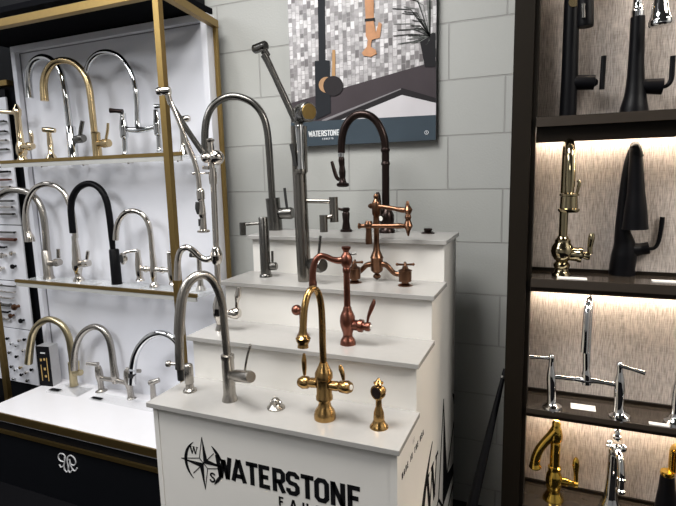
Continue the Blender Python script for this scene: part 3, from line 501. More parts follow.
D = thing('copper_prep_faucet', 'matte copper prep faucet with curled spout and leaf-shaped handle on the second step', 'faucet', (-0.5135,1.2911,0.9944))
part(D, 'body', COPPER, L(((0,0.023),(0.0085,0.0223),(0.0156,0.0194),(0.0227,0.0143),(0.0312,0.0136),(0.0396,0.0165),(0.0537,0.0207),(0.0677,0.0226),(0.0817,0.0214),(0.0929,0.0171),(0.1012,0.0128),(0.1068,0.0122),(0.1123,0.0097))))
part(D, 'column', COPPER, L(((0.1094,0.0097),(0.2078,0.0093),(0.2107,0.0113),(0.2207,0.0112),(0.2235,0.0098),(0.2307,0.014),(0.242,0.0175),(0.2534,0.0168),(0.2619,0.0112),(0.2676,0.0077),(0.2732,0.0098),(0.2789,0.0133),(0.2831,0.0126),(0.2845,0.007))))
part(D, 'spout', COPPER, T(*(((-0.0059,-0.0024,0.245),(-0.0215,-0.0087,0.244),(-0.037,-0.015,0.2477),(-0.0537,-0.0217,0.2561),(-0.0693,-0.028,0.257),(-0.0814,-0.0329,0.2425),(-0.0872,-0.0353,0.2184),(-0.089,-0.036,0.1926),(-0.0888,-0.0359,0.1811),(-0.0886,-0.0358,0.1696)),(0.0119,0.0098,0.0087,0.0084,0.0087,0.0091,0.0096,0.0099,0.0117,0.0113))))
h = part(D, 'handle', COPPER, L(*(((0,0.0143),(0.0247,0.0157),(0.0277,0.0185),(0.0382,0.0185),(0.0407,0.0114),(0.0456,0.0114),(0.0493,0.0135),(0.0586,0.0135),(0.0616,0.01)),(0.0074,0,0.0587),(0.9997,0,-0.0243))))
part(h, 'lever', COPPER, T(*(((0.0603,0,0.0709),(0.0635,0,0.0885),(0.0727,0,0.1123),(0.0788,0,0.1271),(0.0812,0,0.1373)),(0.0049,0.0063,0.0091,0.0083,0.0042)), flat=.6))
part(h, 'porcelain_disc', PORC, L(*(((0,0.007),(0.0036,0.0056)),(0.0675,0,0.057),(0.9977,0,-0.0681))))
part(D, 'top_lever', PEWTER, T(*(((0.008,0.0014,0.262),(0.029,0.0051,0.2636)),(0.0031,0.0033))))

D = thing('cold_water_faucet', 'small gunmetal cold water faucet with flat square spout at the left of the third step', 'faucet', (-0.9031,1.5039,1.1296))
part(D, 'body', PEWTER, L(((0,0.0229),(0.007,0.022),(0.0105,0.0184),(0.2061,0.0173),(0.2094,0.0155))))
part(D, 'spout', PEWTER, T(*(((-0.0081,-0.0038,0.1889),(-0.0643,-0.03,0.1854)),(0.0061,0.006)), seg=8), T(*(((-0.0655,-0.0306,0.1923),(-0.066,-0.0308,0.1489)),(0.0112,0.0113)), seg=8))
h = part(D, 'handle', PEWTER, L(*(((0,0.0088),(0.0111,0.0088),(0.0148,0.014),(0.0334,0.014),(0.0371,0.0105)),(0.0053,0.0009,0.0358),(0.9828,0.1733,0.064))))
part(h, 'lever', PEWTER, T(*(((0.026,0.0046,0.0521),(0.027,0.0048,0.0909)),(0.0045,0.0045))))

D = thing('crane_faucet', 'towering gunmetal crane faucet with diagonal hose arm standing on the third step', 'faucet', (-0.7352,1.4726,1.1296))
part(D, 'column', GUN, T(*(((-0.0001,0,-0.0017),(-0.002,-0.0008,0.0542),(-0.0054,-0.0022,0.269),(-0.0063,-0.0026,0.3812),(-0.0068,-0.0028,0.5035)),(0.0233,0.0232,0.0228,0.0225,0.0223)), sub=1, seg=18))
part(D, 'dock', GUN, T(*(((-0.012,-0.0249,0.3591),(-0.0098,-0.0241,0.502)),(0.0064,0.0063))), T(*(((0.022,-0.011,0.3582),(0.0233,-0.0104,0.5012)),(0.0056,0.0055))), L(*(((0,0.0192),(0.0079,0.0208),(0.0158,0.0192)),(0.0062,-0.0154,0.3523),(-0.0434,-0.0179,0.9989))))
part(D, 'spray_head', CHROME, T(*(((0.0108,-0.0235,0.3679),(0.0105,-0.0237,0.396),(0.0103,-0.0238,0.4425),(0.0095,-0.0241,0.4825),(0.0093,-0.0242,0.5039)),(0.0127,0.0111,0.0126,0.0141,0.0125))))
part(D, 'trigger', RUBBER, T(*(((-0.0047,-0.032,0.3776),(-0.0089,-0.0337,0.412),(-0.015,-0.0362,0.4461)),(0.0055,0.0063,0.0055))))
dr = part(D, 'pivot', PEWTER, L(*(((0,0.0192),(0.0233,0.0208),(0.0272,0.0272),(0.0467,0.0272),(0.0505,0.0304),(0.0754,0.0304),(0.0778,0.028)),(-0.0178,0.0111,0.5428),(0.8476,-0.5296,-0.0341))), T(*(((-0.0026,-0.0011,0.4972),(-0.0012,-0.0005,0.5405)),(0.0143,0.0143))), label='dark drum pivot with an olive brass face')
part(dr, 'pivot_face', FRAME, L(*(((0,0.0254),(0.0017,0.0246)),(0.0481,-0.0301,0.5401),(0.8426,-0.5265,-0.1134))))
part(D, 'arm', PEWTER, T(*(((-0.0114,-0.0031,0.5193),(-0.0289,-0.0077,0.557),(-0.0662,-0.0177,0.6443),(-0.0919,-0.0246,0.7031),(-0.1019,-0.0273,0.7246)),(0.0127,0.0111,0.0103,0.011,0.0126))), T(*(((-0.0911,-0.0244,0.7211),(-0.1029,-0.0276,0.7367)),(0.0094,0.0126))))
nz = part(D, 'arm_end', PEWTER, L(*(((0,0.0117),(0.0055,0.015),(0.0491,0.0158),(0.0546,0.015)),(-0.1857,0.0498,0.7669),(0.9639,-0.2583,0.0652))))
part(nz, 'bore', RUBBER, L(*(((0,0.0106),(0.0014,0.0098)),(-0.1331,0.0357,0.7705),(0.9644,-0.2584,0.0556))))
part(D, 'spout', GUN, T(*(((0.0056,0.001,0.2655),(0.0976,0.0172,0.2628)),(0.0075,0.0074)), seg=10), T(*(((0.1021,0.018,0.2771),(0.1034,0.0182,0.1968)),(0.0144,0.0145)), seg=14), T(*(((0.1009,0.0065,0.2171),(0.0735,-0.0035,0.208)),(0.0064,0.0064)), seg=10), T(*(((0.0805,-0.0158,0.2219),(0.0813,-0.0157,0.1676)),(0.0127,0.0128)), seg=14))
h = part(D, 'handle', PEWTER, L(*(((0,0.0133),(0.0289,0.0133),(0.0367,0.0182),(0.0723,0.0241),(0.0868,0.0241),(0.0965,0.0199)),(-0.0019,0.0009,0.0606),(0.906,-0.4225,0.0275))))
part(h, 'lever', PEWTER, T(*(((0.0638,-0.0298,0.0785),(0.0712,-0.0332,0.1181),(0.0781,-0.0364,0.1571)),(0.0056,0.0064,0.0063)), flat=.6))

D = thing('copper_bridge_faucet', 'antique copper bridge faucet with folding double arm and cross handles on the third step', 'faucet', (-0.5053,1.5393,1.1296))
part(D, 'hub', ACOPPER, L(((0.005,0.0033),(0.0134,0.0131),(0.0184,0.0131),(0.025,0.0066),(0.03,0.0148),(0.0367,0.0205),(0.0748,0.0205),(0.0781,0.0221),(0.083,0.0197),(0.1028,0.0115),(0.1192,0.0098),(0.1257,0.0082))))
part(D, 'column', ACOPPER, L(((0.1192,0.0089),(0.1713,0.0089),(0.1746,0.0115),(0.1907,0.0115),(0.1972,0.0098),(0.2133,0.0098),(0.2197,0.0139),(0.255,0.0139),(0.2614,0.0107),(0.2677,0.0066),(0.2741,0.009),(0.2805,0.0082),(0.2852,0.0033))))
part(D, 'bridge', ACOPPER, T(*(((0.0109,0,0.0571),(0.0312,0,0.0547),(0.0479,0,0.0391),(0.0612,0,0.0283),(0.0811,0,0.026)),(0.0106,0.0089,0.0081,0.0081,0.0088))), T(*(((-0.0131,0,0.056),(-0.0339,0,0.0517),(-0.0498,0,0.0376),(-0.0641,0,0.0267),(-0.0837,0,0.024)),(0.0106,0.009,0.0083,0.0083,0.0092))))
part(D, 'upper_arm', ACOPPER, T(*(((-0.0005,0.0001,0.2438),(0.0275,-0.0039,0.2425),(0.0685,-0.0096,0.2366),(0.0886,-0.0125,0.2338),(0.1019,-0.0143,0.233)),(0.0088,0.0073,0.0072,0.0094,0.0078))), L(*(((0,0.0064),(0.0076,0.0096),(0.0153,0.0048)),(-0.0106,0,0.2454),(-1,0,-0.0006))))
part(D, 'elbow', ACOPPER, T(*(((0.1069,-0.015,0.2618),(0.1069,-0.015,0.2526),(0.1072,-0.0151,0.2464),(0.1085,-0.0153,0.234),(0.1085,-0.0152,0.2216),(0.1085,-0.0152,0.2108),(0.1085,-0.0152,0.203),(0.1091,-0.0153,0.1843),(0.109,-0.0153,0.1718),(0.109,-0.0153,0.1623),(0.1093,-0.0154,0.1529)),(0.0031,0.0062,0.007,0.0147,0.0078,0.0109,0.0078,0.0148,0.0078,0.0055,0.0023)), sub=3))
part(D, 'spout', ACOPPER, T(*(((0.1017,-0.0261,0.1852),(0.0799,-0.028,0.1851),(0.0547,-0.0302,0.1849),(-0.0159,-0.0364,0.1844),(-0.0355,-0.0381,0.1842),(-0.0453,-0.039,0.1841),(-0.0486,-0.0393,0.1841)),(0.0071,0.0093,0.0072,0.0073,0.0064,0.0104,0.0064))), T(*(((-0.014,-0.0362,0.2003),(-0.0142,-0.0362,0.1876),(-0.0141,-0.0362,0.1748),(-0.0139,-0.0362,0.1653),(-0.014,-0.0362,0.1364),(-0.0138,-0.0362,0.1268)),(0.0095,0.0143,0.0095,0.0095,0.0111,0.0104)), sub=3))
V1 = [(0, 7.2), (.002, 7.2), (.005, 5), (.008, 3.5), (.012, 3.5), (.014, 6.2), (.046, 6.2), (.048, 6.8), (.050, 6), (.054, 3), (.062, 2.5)]
for px, nm in ((0.1056, 'right'), (-0.0627, 'left')):
    y0 = {'right': -0.0405, 'left': -0.0428}[nm]
    v = part(D, 'valve', ACOPPER, L([(h_, q * .00325) for h_, q in V1], (px, y0, 0)), label=nm + ' valve body')
    zc = 0.066
    part(v, 'cross_handle', ACOPPER, S((px, y0, zc), .006), *[T([(px, y0, zc), (px + math.cos(R(q)) * .025, y0 + math.sin(R(q)) * .025, zc + .001)], [.003, .0038], 8) for q in (15, 105, 195, 285)], *[S((px + math.cos(R(q)) * .025, y0 + math.sin(R(q)) * .025, zc + .001), .0048) for q in (15, 105, 195, 285)])

D = thing('dark_gooseneck_faucet', 'dark pewter gooseneck faucet with side lever at the left of the top step', 'faucet', (-1.0038,1.7611,1.2648))
part(D, 'body', PEWTER, T(*(((-0.0002,-0.0001,-0.0061),(-0.0006,-0.0003,0.0322),(-0.0061,-0.0025,0.1282)),(0.0292,0.0285,0.0283)), sub=1, seg=20))
part(D, 'spout', PEWTER, T(*(((-0.0075,-0.0031,0.1203),(-0.0088,-0.0036,0.1992),(-0.0107,-0.0044,0.2888),(-0.0151,-0.0062,0.3887),(-0.0295,-0.0121,0.4498),(-0.0582,-0.024,0.4919),(-0.0965,-0.0398,0.5153),(-0.1355,-0.0558,0.523),(-0.1755,-0.0723,0.5116),(-0.2092,-0.0862,0.4843),(-0.2295,-0.0946,0.4434),(-0.2396,-0.0987,0.3943),(-0.2429,-0.1001,0.337),(-0.2431,-0.1002,0.2829)),(0.0143,0.0143,0.0142,0.0141,0.014,0.0139,0.0139,0.0139,0.0139,0.014,0.014,0.0144,0.0149,0.0154))))
h = part(D, 'handle', PEWTER, L(*(((0,0.016),(0.0233,0.016),(0.0272,0.023),(0.07,0.024),(0.0778,0.02)),(0.0008,0.0001,0.0663),(0.9959,0.0871,0.0251))))
part(h, 'lever', RUBBER, T(*(((0.0535,0.0047,0.0881),(0.0489,0.0043,0.1315),(0.0461,0.004,0.1668)),(0.0052,0.0055,0.0055))))

D = thing('bronze_pull_down_faucet', 'oil-rubbed bronze gooseneck faucet with trigger spray near the middle of the top step', 'faucet', (-0.5365,1.7576,1.2648))
part(D, 'body', BRONZE, L(((0,0.0302),(0.01,0.0293),(0.0199,0.021),(0.0299,0.0246),(0.0464,0.0273),(0.0629,0.0264),(0.076,0.0209),(0.0859,0.0154))))
part(D, 'spout', BRONZE, T(*(((-0.0032,-0.0003,0.0641),(-0.0036,-0.0003,0.1365),(-0.0031,-0.0003,0.24),(-0.0036,-0.0003,0.3034),(-0.0097,-0.0009,0.3456),(-0.0292,-0.0026,0.39),(-0.058,-0.0051,0.4176),(-0.0909,-0.008,0.4264),(-0.1227,-0.0107,0.4177),(-0.1496,-0.0131,0.3875),(-0.1638,-0.0143,0.3455),(-0.1677,-0.0147,0.2918)),(0.0138,0.0138,0.0136,0.0139,0.0139,0.0139,0.0139,0.014,0.0141,0.0142,0.0143,0.0136))), L(*(((0,0.0144),(0.0057,0.0172),(0.0141,0.0144)),(-0.0031,-0.0003,0.2418),(-0.0169,-0.0015,0.9999))), L(*(((0,0.0143),(0.0079,0.0172),(0.0158,0.0143)),(-0.0037,-0.0003,0.2876),(0.0089,0.0008,1))))
s = part(D, 'spray_head', BRONZE, T(*(((-0.1683,-0.0147,0.2809),(-0.1675,-0.0147,0.2664),(-0.1661,-0.0145,0.2446),(-0.1654,-0.0145,0.2228),(-0.1647,-0.0144,0.2008),(-0.1642,-0.0144,0.1898)),(0.0083,0.012,0.0101,0.0129,0.0107,0.013))), L(*(((0,0.0111),(0.009,0.0148),(0.0128,0.0231),(0.0218,0.0231),(0.0257,0.0167)),(-0.1641,-0.0144,0.1935),(-0.0073,-0.0006,-1))))
part(s, 'collar', CHROME, L(*(((0,0.011),(0.0144,0.011)),(-0.168,-0.0147,0.2918),(-0.0228,-0.002,-0.9997))))
part(s, 'trigger', BRONZE, T(*(((-0.1769,-0.0155,0.1938),(-0.1882,-0.0165,0.205),(-0.198,-0.0173,0.2346),(-0.205,-0.0179,0.2622)),(0.0065,0.0074,0.007,0.0059))))
h = part(D, 'handle', BRONZE, L(*(((-0.01,0.0146),(0.028,0.0164),(0.03,0.0146)),(-0.003,-0.0012,0.0532),(-0.3746,-0.9272,0))), T(*(((-0.0155,-0.0214,0.0692),(-0.0205,-0.0218,0.1125),(-0.0257,-0.0223,0.1376),(-0.0274,-0.0224,0.1483)),(0.0054,0.0063,0.0081,0.0045))))
part(h, 'porcelain_disc', PORC, L(*(((0.03,0.0091),(0.0312,0.0082)),(-0.003,-0.0012,0.0532),(-0.3746,-0.9272,0))))

D = thing('bronze_soap_dispenser', 'small dark bronze soap dispenser left of the bronze gooseneck on the top step', 'soap dispenser', (-0.6981,1.7617,1.2648))
part(D, 'body', BRONZE, L(((0,0.0237),(0.0072,0.0227),(0.0108,0.0163),(0.0393,0.0125),(0.0678,0.0151),(0.0749,0.0113),(0.0784,0.0143),(0.0872,0.0156),(0.0908,0.0113))))
part(D, 'spout', BRONZE, T(*(((-0.0033,-0.0006,0.0803),(-0.0184,-0.0032,0.0834),(-0.0316,-0.0056,0.0873)),(0.006,0.0053,0.0045))))
D = thing('bronze_sink_button', 'flat dark bronze sink button at the right end of the top step', 'sink button', (-0.3865,1.7632,1.2648))
part(D, 'base', BRONZE, L(((0,0.0249),(0.003,0.024),(0.0053,0.016),(0.0079,0.0124))))
part(D, 'button_top', BRONZE, L([(0, .011), (.004, .0155), (.009, .0155), (.011, .012)], (0,0,0.0071)))

# ---------------------------------------------------------------- faucets on the upper glass shelf
GA = 1.5781
D = thing('brass_prep_faucet', 'polished brass faucet with level spout at the left end of the upper glass shelf', 'faucet', (-2.4503,1.775,1.5781))
part(D, 'body', PBRASS, L(((0,0.0278),(0.0109,0.0265),(0.0298,0.0176),(0.046,0.0252),(0.0676,0.0264),(0.0892,0.0213),(0.1053,0.0163),(0.2227,0.0144),(0.2385,0.0187),(0.2597,0.0199),(0.2702,0.0124),(0.286,0.005))))
part(D, 'spout', PBRASS, T(*(((0.0044,0.0008,0.2449),(-0.0305,-0.0054,0.2466),(-0.0712,-0.0125,0.2511),(-0.1358,-0.0239,0.2567),(-0.1554,-0.0274,0.2455),(-0.1591,-0.028,0.2211)),(0.0149,0.01,0.01,0.0101,0.0113,0.0126))))
h = part(D, 'handle', PBRASS, L(*(((0,0.0176),(0.0291,0.0176),(0.0436,0.0226),(0.0726,0.015)),(0.013,0,0.0763),(0.9997,0,0.0238))))
part(h, 'lever', PBRASS, T(*(((0.0809,0,0.0928),(0.0829,0,0.1266),(0.0798,0,0.1509)),(0.0074,0.0099,0.0074))))
D = thing('brass_side_spray', 'polished brass side spray with hammer-shaped head on the upper glass shelf', 'side spray', (-2.2435,1.775,1.5781))
part(D, 'body', PBRASS, L(((0,0.0318),(0.0084,0.0293),(0.028,0.0183),(0.0392,0.0122),(0.0894,0.0131),(0.1171,0.0109),(0.1393,0.0109))))
part(D, 'spray_head', PBRASS, L(*(((0,0.0109),(0.0178,0.0133),(0.0356,0.0145),(0.0594,0.0116)),(0.0292,0.0106,0.1455),(-0.9344,-0.3401,0.1061))))
D = thing('chrome_gooseneck_faucet', 'dark chrome gooseneck faucet behind the satin brass one on the upper glass shelf', 'faucet', (-2.1246,1.8,1.5781))
part(D, 'body', CHROME, L(((0,0.0254),(0.0109,0.023),(0.1573,0.0228),(0.1627,0.018))))
part(D, 'spout', CHROME, T(*(((-0.0045,-0.0004,0.1536),(-0.0075,-0.0007,0.2469),(-0.0134,-0.0012,0.3394),(-0.0299,-0.0026,0.4182),(-0.0681,-0.006,0.4691),(-0.1229,-0.0107,0.4899),(-0.1768,-0.0155,0.4787),(-0.2136,-0.0187,0.4402),(-0.2296,-0.0201,0.3832),(-0.2313,-0.0202,0.308)),(0.0156,0.015,0.015,0.0149,0.015,0.015,0.0151,0.0155,0.0166,0.0183))))
h = part(D, 'handle', PEWTER, L(*(((0,0.0168),(0.0334,0.0192),(0.0468,0.0216),(0.0668,0.0168)),(0.0135,0,0.0963),(0.9958,0,0.0912))))
part(h, 'lever', PEWTER, T(*(((0.0547,0,0.1084),(0.0663,0,0.1449),(0.0809,0,0.181)),(0.0095,0.01,0.0095))))
D = thing('satin_brass_faucet', 'satin brass pull-down gooseneck, second arc on the upper glass shelf', 'faucet', (-1.9295,1.765,1.5781))
part(D, 'body', BRASS, L(((0,0.022),(0.0102,0.0204),(0.1115,0.0196),(0.1165,0.0207),(0.1216,0.0161))))
part(D, 'spout', BRASS, T(*(((-0.0062,-0.0011,0.1128),(-0.0075,-0.0013,0.2201),(-0.0119,-0.0021,0.3216),(-0.031,-0.0055,0.3818),(-0.0699,-0.0123,0.4257),(-0.1221,-0.0215,0.4454),(-0.178,-0.0314,0.4397),(-0.2234,-0.0394,0.4032),(-0.2464,-0.0434,0.3491),(-0.2507,-0.0442,0.2731)),(0.0147,0.0146,0.0145,0.0147,0.0147,0.015,0.0153,0.0159,0.0167,0.0182))), S((-0.2654,-0.0468,0.3189), .006))
h = part(D, 'handle', BRASS, L(*(((0,0.0161),(0.0408,0.0161),(0.049,0.0208),(0.0816,0.0173)),(0.0026,-0.0002,0.0674),(0.9962,-0.0872,0.0049))))
part(h, 'lever', BRASS, T(*(((0.0664,-0.0058,0.0865),(0.0811,-0.0071,0.1211),(0.0891,-0.0078,0.1558)),(0.0102,0.0109,0.0095)), flat=.6))
D = thing('chrome_bridge_faucet', 'polished chrome bridge faucet with high looping spout, right on the upper glass shelf', 'faucet', (-1.6818,1.775,1.5781))
part(D, 'bridge', CHROME, T(*(((-0.0901,0,0.1357),(-0.0563,0,0.1228),(-0.0048,0,0.1178),(0.0466,0,0.1192),(0.1031,0,0.1267)),(0.0112,0.0112,0.0144,0.011,0.0109))))
part(D, 'spout', CHROME, T(*(((-0.0021,-0.0001,0.1263),(-0.0025,-0.0001,0.1651),(0.0022,0.0001,0.2374),(-0.0035,-0.0001,0.314),(-0.0267,-0.0009,0.3811),(-0.0708,-0.0025,0.4336),(-0.1296,-0.0045,0.4606),(-0.1927,-0.0067,0.4607),(-0.2427,-0.0085,0.4336),(-0.2681,-0.0094,0.397),(-0.2725,-0.0095,0.3713),(-0.2706,-0.0094,0.3449)),(0.0155,0.0121,0.0114,0.0114,0.0114,0.0114,0.0115,0.0116,0.0117,0.0118,0.0136,0.0123))))
for q in range(2):
    if q == 0:
        v = part(D, 'valve', CHROME, T(*(((-0.0905,0,0.0121),(-0.0898,0,0.0232),(-0.0866,0,0.0828),(-0.0868,0,0.0916),(-0.0859,0,0.1311),(-0.0854,0,0.166),(-0.0843,0,0.1964)),(0.0204,0.0113,0.0113,0.018,0.0191,0.0146,0.0123)), sub=3))
        part(v, 'lever', BRONZE, T(*(((-0.0614,-0.0223,0.1989),(-0.0898,-0.0327,0.2027),(-0.1151,-0.0419,0.2048)),(0.0099,0.0088,0.011))), label='dark left lever')
    else:
        v = part(D, 'valve', CHROME, T(*(((0.1081,0,0.0176),(0.1074,0,0.0283),(0.1086,0,0.086),(0.1072,0,0.0946),(0.1065,0,0.1328),(0.1059,0,0.1666),(0.1044,0,0.1962)),(0.0197,0.0109,0.0109,0.0174,0.0185,0.0141,0.0119)), sub=3))
        part(v, 'lever', CHROME, T(*(((0.1031,0,0.2109),(0.1277,0,0.2104),(0.1708,0,0.2081)),(0.0108,0.0086,0.0085))))
D = thing('chrome_side_spray', 'pale chrome side spray right of the gold post on the upper glass shelf', 'side spray', (-1.4441,1.775,1.5781))
part(D, 'body', NICKEL, L(((0,0.0257),(0.0091,0.0236),(0.025,0.0128),(0.0566,0.0107),(0.1106,0.0106),(0.1375,0.0117))))
part(D, 'spray_head', NICKEL, L(*(((0,0.0106),(0.0142,0.0127),(0.0379,0.0148),(0.0474,0.0106)),(-0.0104,-0.0038,0.1501),(0.9396,0.342,0.0159))))

# ---------------------------------------------------------------- faucets on the lower glass shelf
GB = 0.9821
D = thing('nickel_gooseneck_faucet', 'brushed nickel gooseneck at the left end of the lower shelf, spout reaching over the boards', 'faucet', (-2.3756,1.79,0.9821))
part(D, 'body', SATIN, L(((0,0.0286),(0.0101,0.026),(0.0202,0.0234),(0.1453,0.0222),(0.1502,0.018))))
part(D, 'spout', SATIN, T(*(((0.0021,0.0004,0.1346),(0.01,0.0018,0.2434),(0.0053,0.0009,0.3458),(-0.0192,-0.0034,0.4069),(-0.0675,-0.0119,0.4456),(-0.1314,-0.0232,0.4593),(-0.1988,-0.0351,0.4528),(-0.2655,-0.0468,0.4152),(-0.2995,-0.0528,0.3533),(-0.3207,-0.0565,0.2537)),(0.018,0.0164,0.0163,0.0163,0.0163,0.0164,0.0165,0.0171,0.0183,0.0197))))
h = part(D, 'handle', SATIN, L(*(((0,0.0155),(0.0374,0.0155),(0.0448,0.0206),(0.0747,0.0168)),(0.0198,0,0.0805),(0.989,0,0.1482))))
part(h, 'lever', SATIN, T(*(((0.086,0,0.112),(0.0907,0,0.1585)),(0.0089,0.0091))))
D = thing('polished_nickel_faucet', 'polished nickel gooseneck with bell-shaped spray head, left of the black arc on the lower shelf', 'faucet', (-2.1616,1.79,0.9821))
part(D, 'body', NICKEL, L(((0,0.0277),(0.0103,0.0252),(0.0256,0.0151),(0.0461,0.0176),(0.0665,0.0238),(0.0919,0.025),(0.1172,0.02),(0.1576,0.0187),(0.1928,0.0149),(0.2278,0.0139))))
part(D, 'spout', NICKEL, T(*(((0.005,0.0009,0.2179),(0.0013,0.0002,0.3321),(-0.0154,-0.0027,0.406),(-0.0537,-0.0095,0.4629),(-0.119,-0.021,0.4861),(-0.184,-0.0324,0.4726),(-0.2334,-0.0412,0.4288),(-0.2627,-0.0463,0.364),(-0.2716,-0.0479,0.2984),(-0.2695,-0.0475,0.2475),(-0.2618,-0.0462,0.2169),(-0.2612,-0.0461,0.1989)),(0.0139,0.0138,0.0138,0.0138,0.0138,0.0139,0.014,0.0146,0.0165,0.0178,0.0241,0.0254))))
h = part(D, 'handle', NICKEL, L(*(((0,0.015),(0.0382,0.015),(0.0458,0.02),(0.0764,0.0163)),(0.0051,0,0.0869),(0.9939,0,0.1106))))
part(h, 'lever', NICKEL, T(*(((0.0702,0,0.115),(0.0822,0,0.1554)),(0.0087,0.0089))))
D = thing('black_arc_faucet', 'black gooseneck faucet with straight cylinder body on the lower glass shelf', 'faucet', (-1.9088,1.79,0.9821))
part(D, 'body', BLACKM, L(((0,0.0254),(0.0108,0.0242),(0.1658,0.023),(0.1711,0.0192))))
part(D, 'spout', BLACKM, T(*(((-0.0054,-0.001,0.1613),(-0.0057,-0.001,0.2386),(-0.0076,-0.0013,0.3246),(-0.0158,-0.0028,0.4003),(-0.0396,-0.007,0.4524),(-0.0768,-0.0135,0.4789),(-0.1167,-0.0206,0.482),(-0.1624,-0.0286,0.4616),(-0.1954,-0.0344,0.4217),(-0.2114,-0.0373,0.3691),(-0.2143,-0.0378,0.3112),(-0.2145,-0.0378,0.2478)),(0.012,0.0148,0.0152,0.0151,0.0151,0.0151,0.0152,0.0153,0.0154,0.0154,0.0155,0.0156))))
D = thing('nickel_bridge_faucet', 'polished nickel bridge faucet with dark round lever end, right on the lower glass shelf', 'faucet', (-1.6776,1.79,0.9821))
part(D, 'foot', NICKEL, L(((0,0.0233),(0.0117,0.021),(0.0234,0.0116),(0.0526,0.014),(0.0759,0.0163),(0.0992,0.0139))))
part(D, 'bridge', NICKEL, T(*(((-0.0908,0,0.083),(0.0052,0,0.0829),(0.1012,0,0.0831)),(0.0106,0.0116,0.0103))), S((-0.0424,0,0.083), .016), S((0.0551,0,0.0831), .016))
part(D, 'spout', NICKEL, T(*(((0.0051,0.0009,0.0898),(0.0029,0.0005,0.1649),(0.0023,0.0004,0.2346),(-0.0051,-0.0009,0.2945),(-0.0292,-0.0051,0.3359),(-0.0681,-0.012,0.3545),(-0.1147,-0.0202,0.348),(-0.1513,-0.0267,0.3158),(-0.1713,-0.0302,0.2716),(-0.1801,-0.0317,0.2198)),(0.0162,0.0129,0.0124,0.0124,0.0124,0.0124,0.0125,0.0125,0.0131,0.0136))))
v = part(D, 'valve', NICKEL, T(*(((-0.0835,0,0.0257),(-0.0829,0,0.0426),(-0.0846,0,0.0665),(-0.0848,0,0.1048),(-0.0844,0,0.1429),(-0.0838,0,0.1713)),(0.0213,0.0142,0.0165,0.0164,0.0129,0.0117)), sub=3))
part(v, 'lever', NICKEL, T(*(((-0.0623,-0.0227,0.173),(-0.0913,-0.0332,0.1711),(-0.1231,-0.0448,0.1623)),(0.0092,0.0069,0.0069))), L(*(((-0.01,0.0185),(0,0.0278),(0.01,0.0278),(0.011,0.0254)),(-0.1208,-0.0498,0.1374),(-0.4226,-0.9063,0))), label='left lever with a dark round end')
part(v, 'lever_disc', RUBBER, L(*(((0.0105,0.022),(0.012,0.0208)),(-0.1208,-0.0498,0.1374),(-0.4226,-0.9063,0))))
v = part(D, 'valve', NICKEL, T(*(((0.1099,0,0.0206),(0.1094,0,0.0346),(0.1075,0,0.0578),(0.1056,0,0.0995),(0.1032,0,0.1363),(0.1018,0,0.1639)),(0.0206,0.0137,0.016,0.016,0.0125,0.0114)), sub=3))
part(v, 'lever', NICKEL, T(*(((0.1001,0,0.1638),(0.1286,0,0.1649),(0.1678,0,0.164)),(0.0114,0.0077,0.009))))
D = thing('nickel_side_spray', 'nickel side spray with black nozzle at the right end of the lower glass shelf', 'side spray', (-1.4131,1.79,0.9821))
part(D, 'body', NICKEL, L(((0,0.0246),(0.0111,0.0223),(0.0278,0.0134),(0.0665,0.0111),(0.1435,0.0102),(0.1654,0.0121))))
part(D, 'spray_head', NICKEL, L(*(((0,0.0133),(0.0314,0.0122)),(0.0053,0.0019,0.1564),(-0.9278,-0.3377,0.1583))))
part(D, 'nozzle', RUBBER, L(*(((0,0.0122),(0.0157,0.0122)),(-0.0218,-0.0079,0.1613),(-0.9278,-0.3377,0.1583))))
D = thing('acrylic_sign_holder', 'clear acrylic label plate lying at the right end of the lower glass shelf', 'sign holder', (-1.3891,1.7801,0.984))
part(D, 'plate', ACRYL, BX((-.055, -.02, 0), (.012, .025, .004), .5), BX((-.05, -.022, 0), (.01, -.018, .025), .5), smooth=False)

# ---------------------------------------------------------------- on the white counter of the left unit
D = thing('acrylic_display_base', 'clear acrylic plate under the pale brass faucet on the white counter', 'display base', (-2.2884,1.773,0.3886))
part(D, 'plate', ACRYL, BX((-.105, -.055, 0), (.105, .055, .008), .05), bevel=.001, smooth=False)
part(D, 'label_tag', INK, BX((-.10, -.045, .008), (-.035, -.020, .0095), .05), smooth=False)
D = thing('pale_brass_faucet', 'pale satin brass pull-down gooseneck on the white counter, beside the black carton', 'faucet', (-2.3068,1.814,0.397))
part(D, 'body', SBRASS, L(((0,0.0228),(0.0102,0.0209),(0.0408,0.0195),(0.1318,0.0186))))
part(D, 'spout', SBRASS, T(*(((0.0073,0.0013,0.1155),(0.0049,0.0009,0.1986),(-0.0019,-0.0003,0.2698),(-0.0258,-0.0045,0.3234),(-0.0675,-0.0119,0.3544),(-0.1218,-0.0215,0.3603),(-0.1781,-0.0314,0.3305),(-0.2188,-0.0386,0.2815),(-0.2436,-0.043,0.2131),(-0.2705,-0.0477,0.1069)),(0.0176,0.0175,0.0174,0.0174,0.0174,0.0175,0.0176,0.018,0.0189,0.0202))))
h = part(D, 'handle', SBRASS, L(*(((0,0.016),(0.061,0.016)),(0.0025,0,0.0707),(0.9842,0,0.1768))))
part(h, 'lever', SBRASS, T(*(((0.0437,0,0.0873),(0.0493,0,0.1434)),(0.0069,0.0074))))
D = thing('product_carton', 'black and silver carton standing on the white counter', 'carton', (-2.4453,1.7788,0.3886))
part(D, 'carton_body', SILVERB, BX((-.060, -.0015, 0), (.022, .060, .222)), smooth=False)
part(D, 'front_panel', INK, BX((-.060, -.004, 0), (.022, -.0015, .222)), smooth=False)
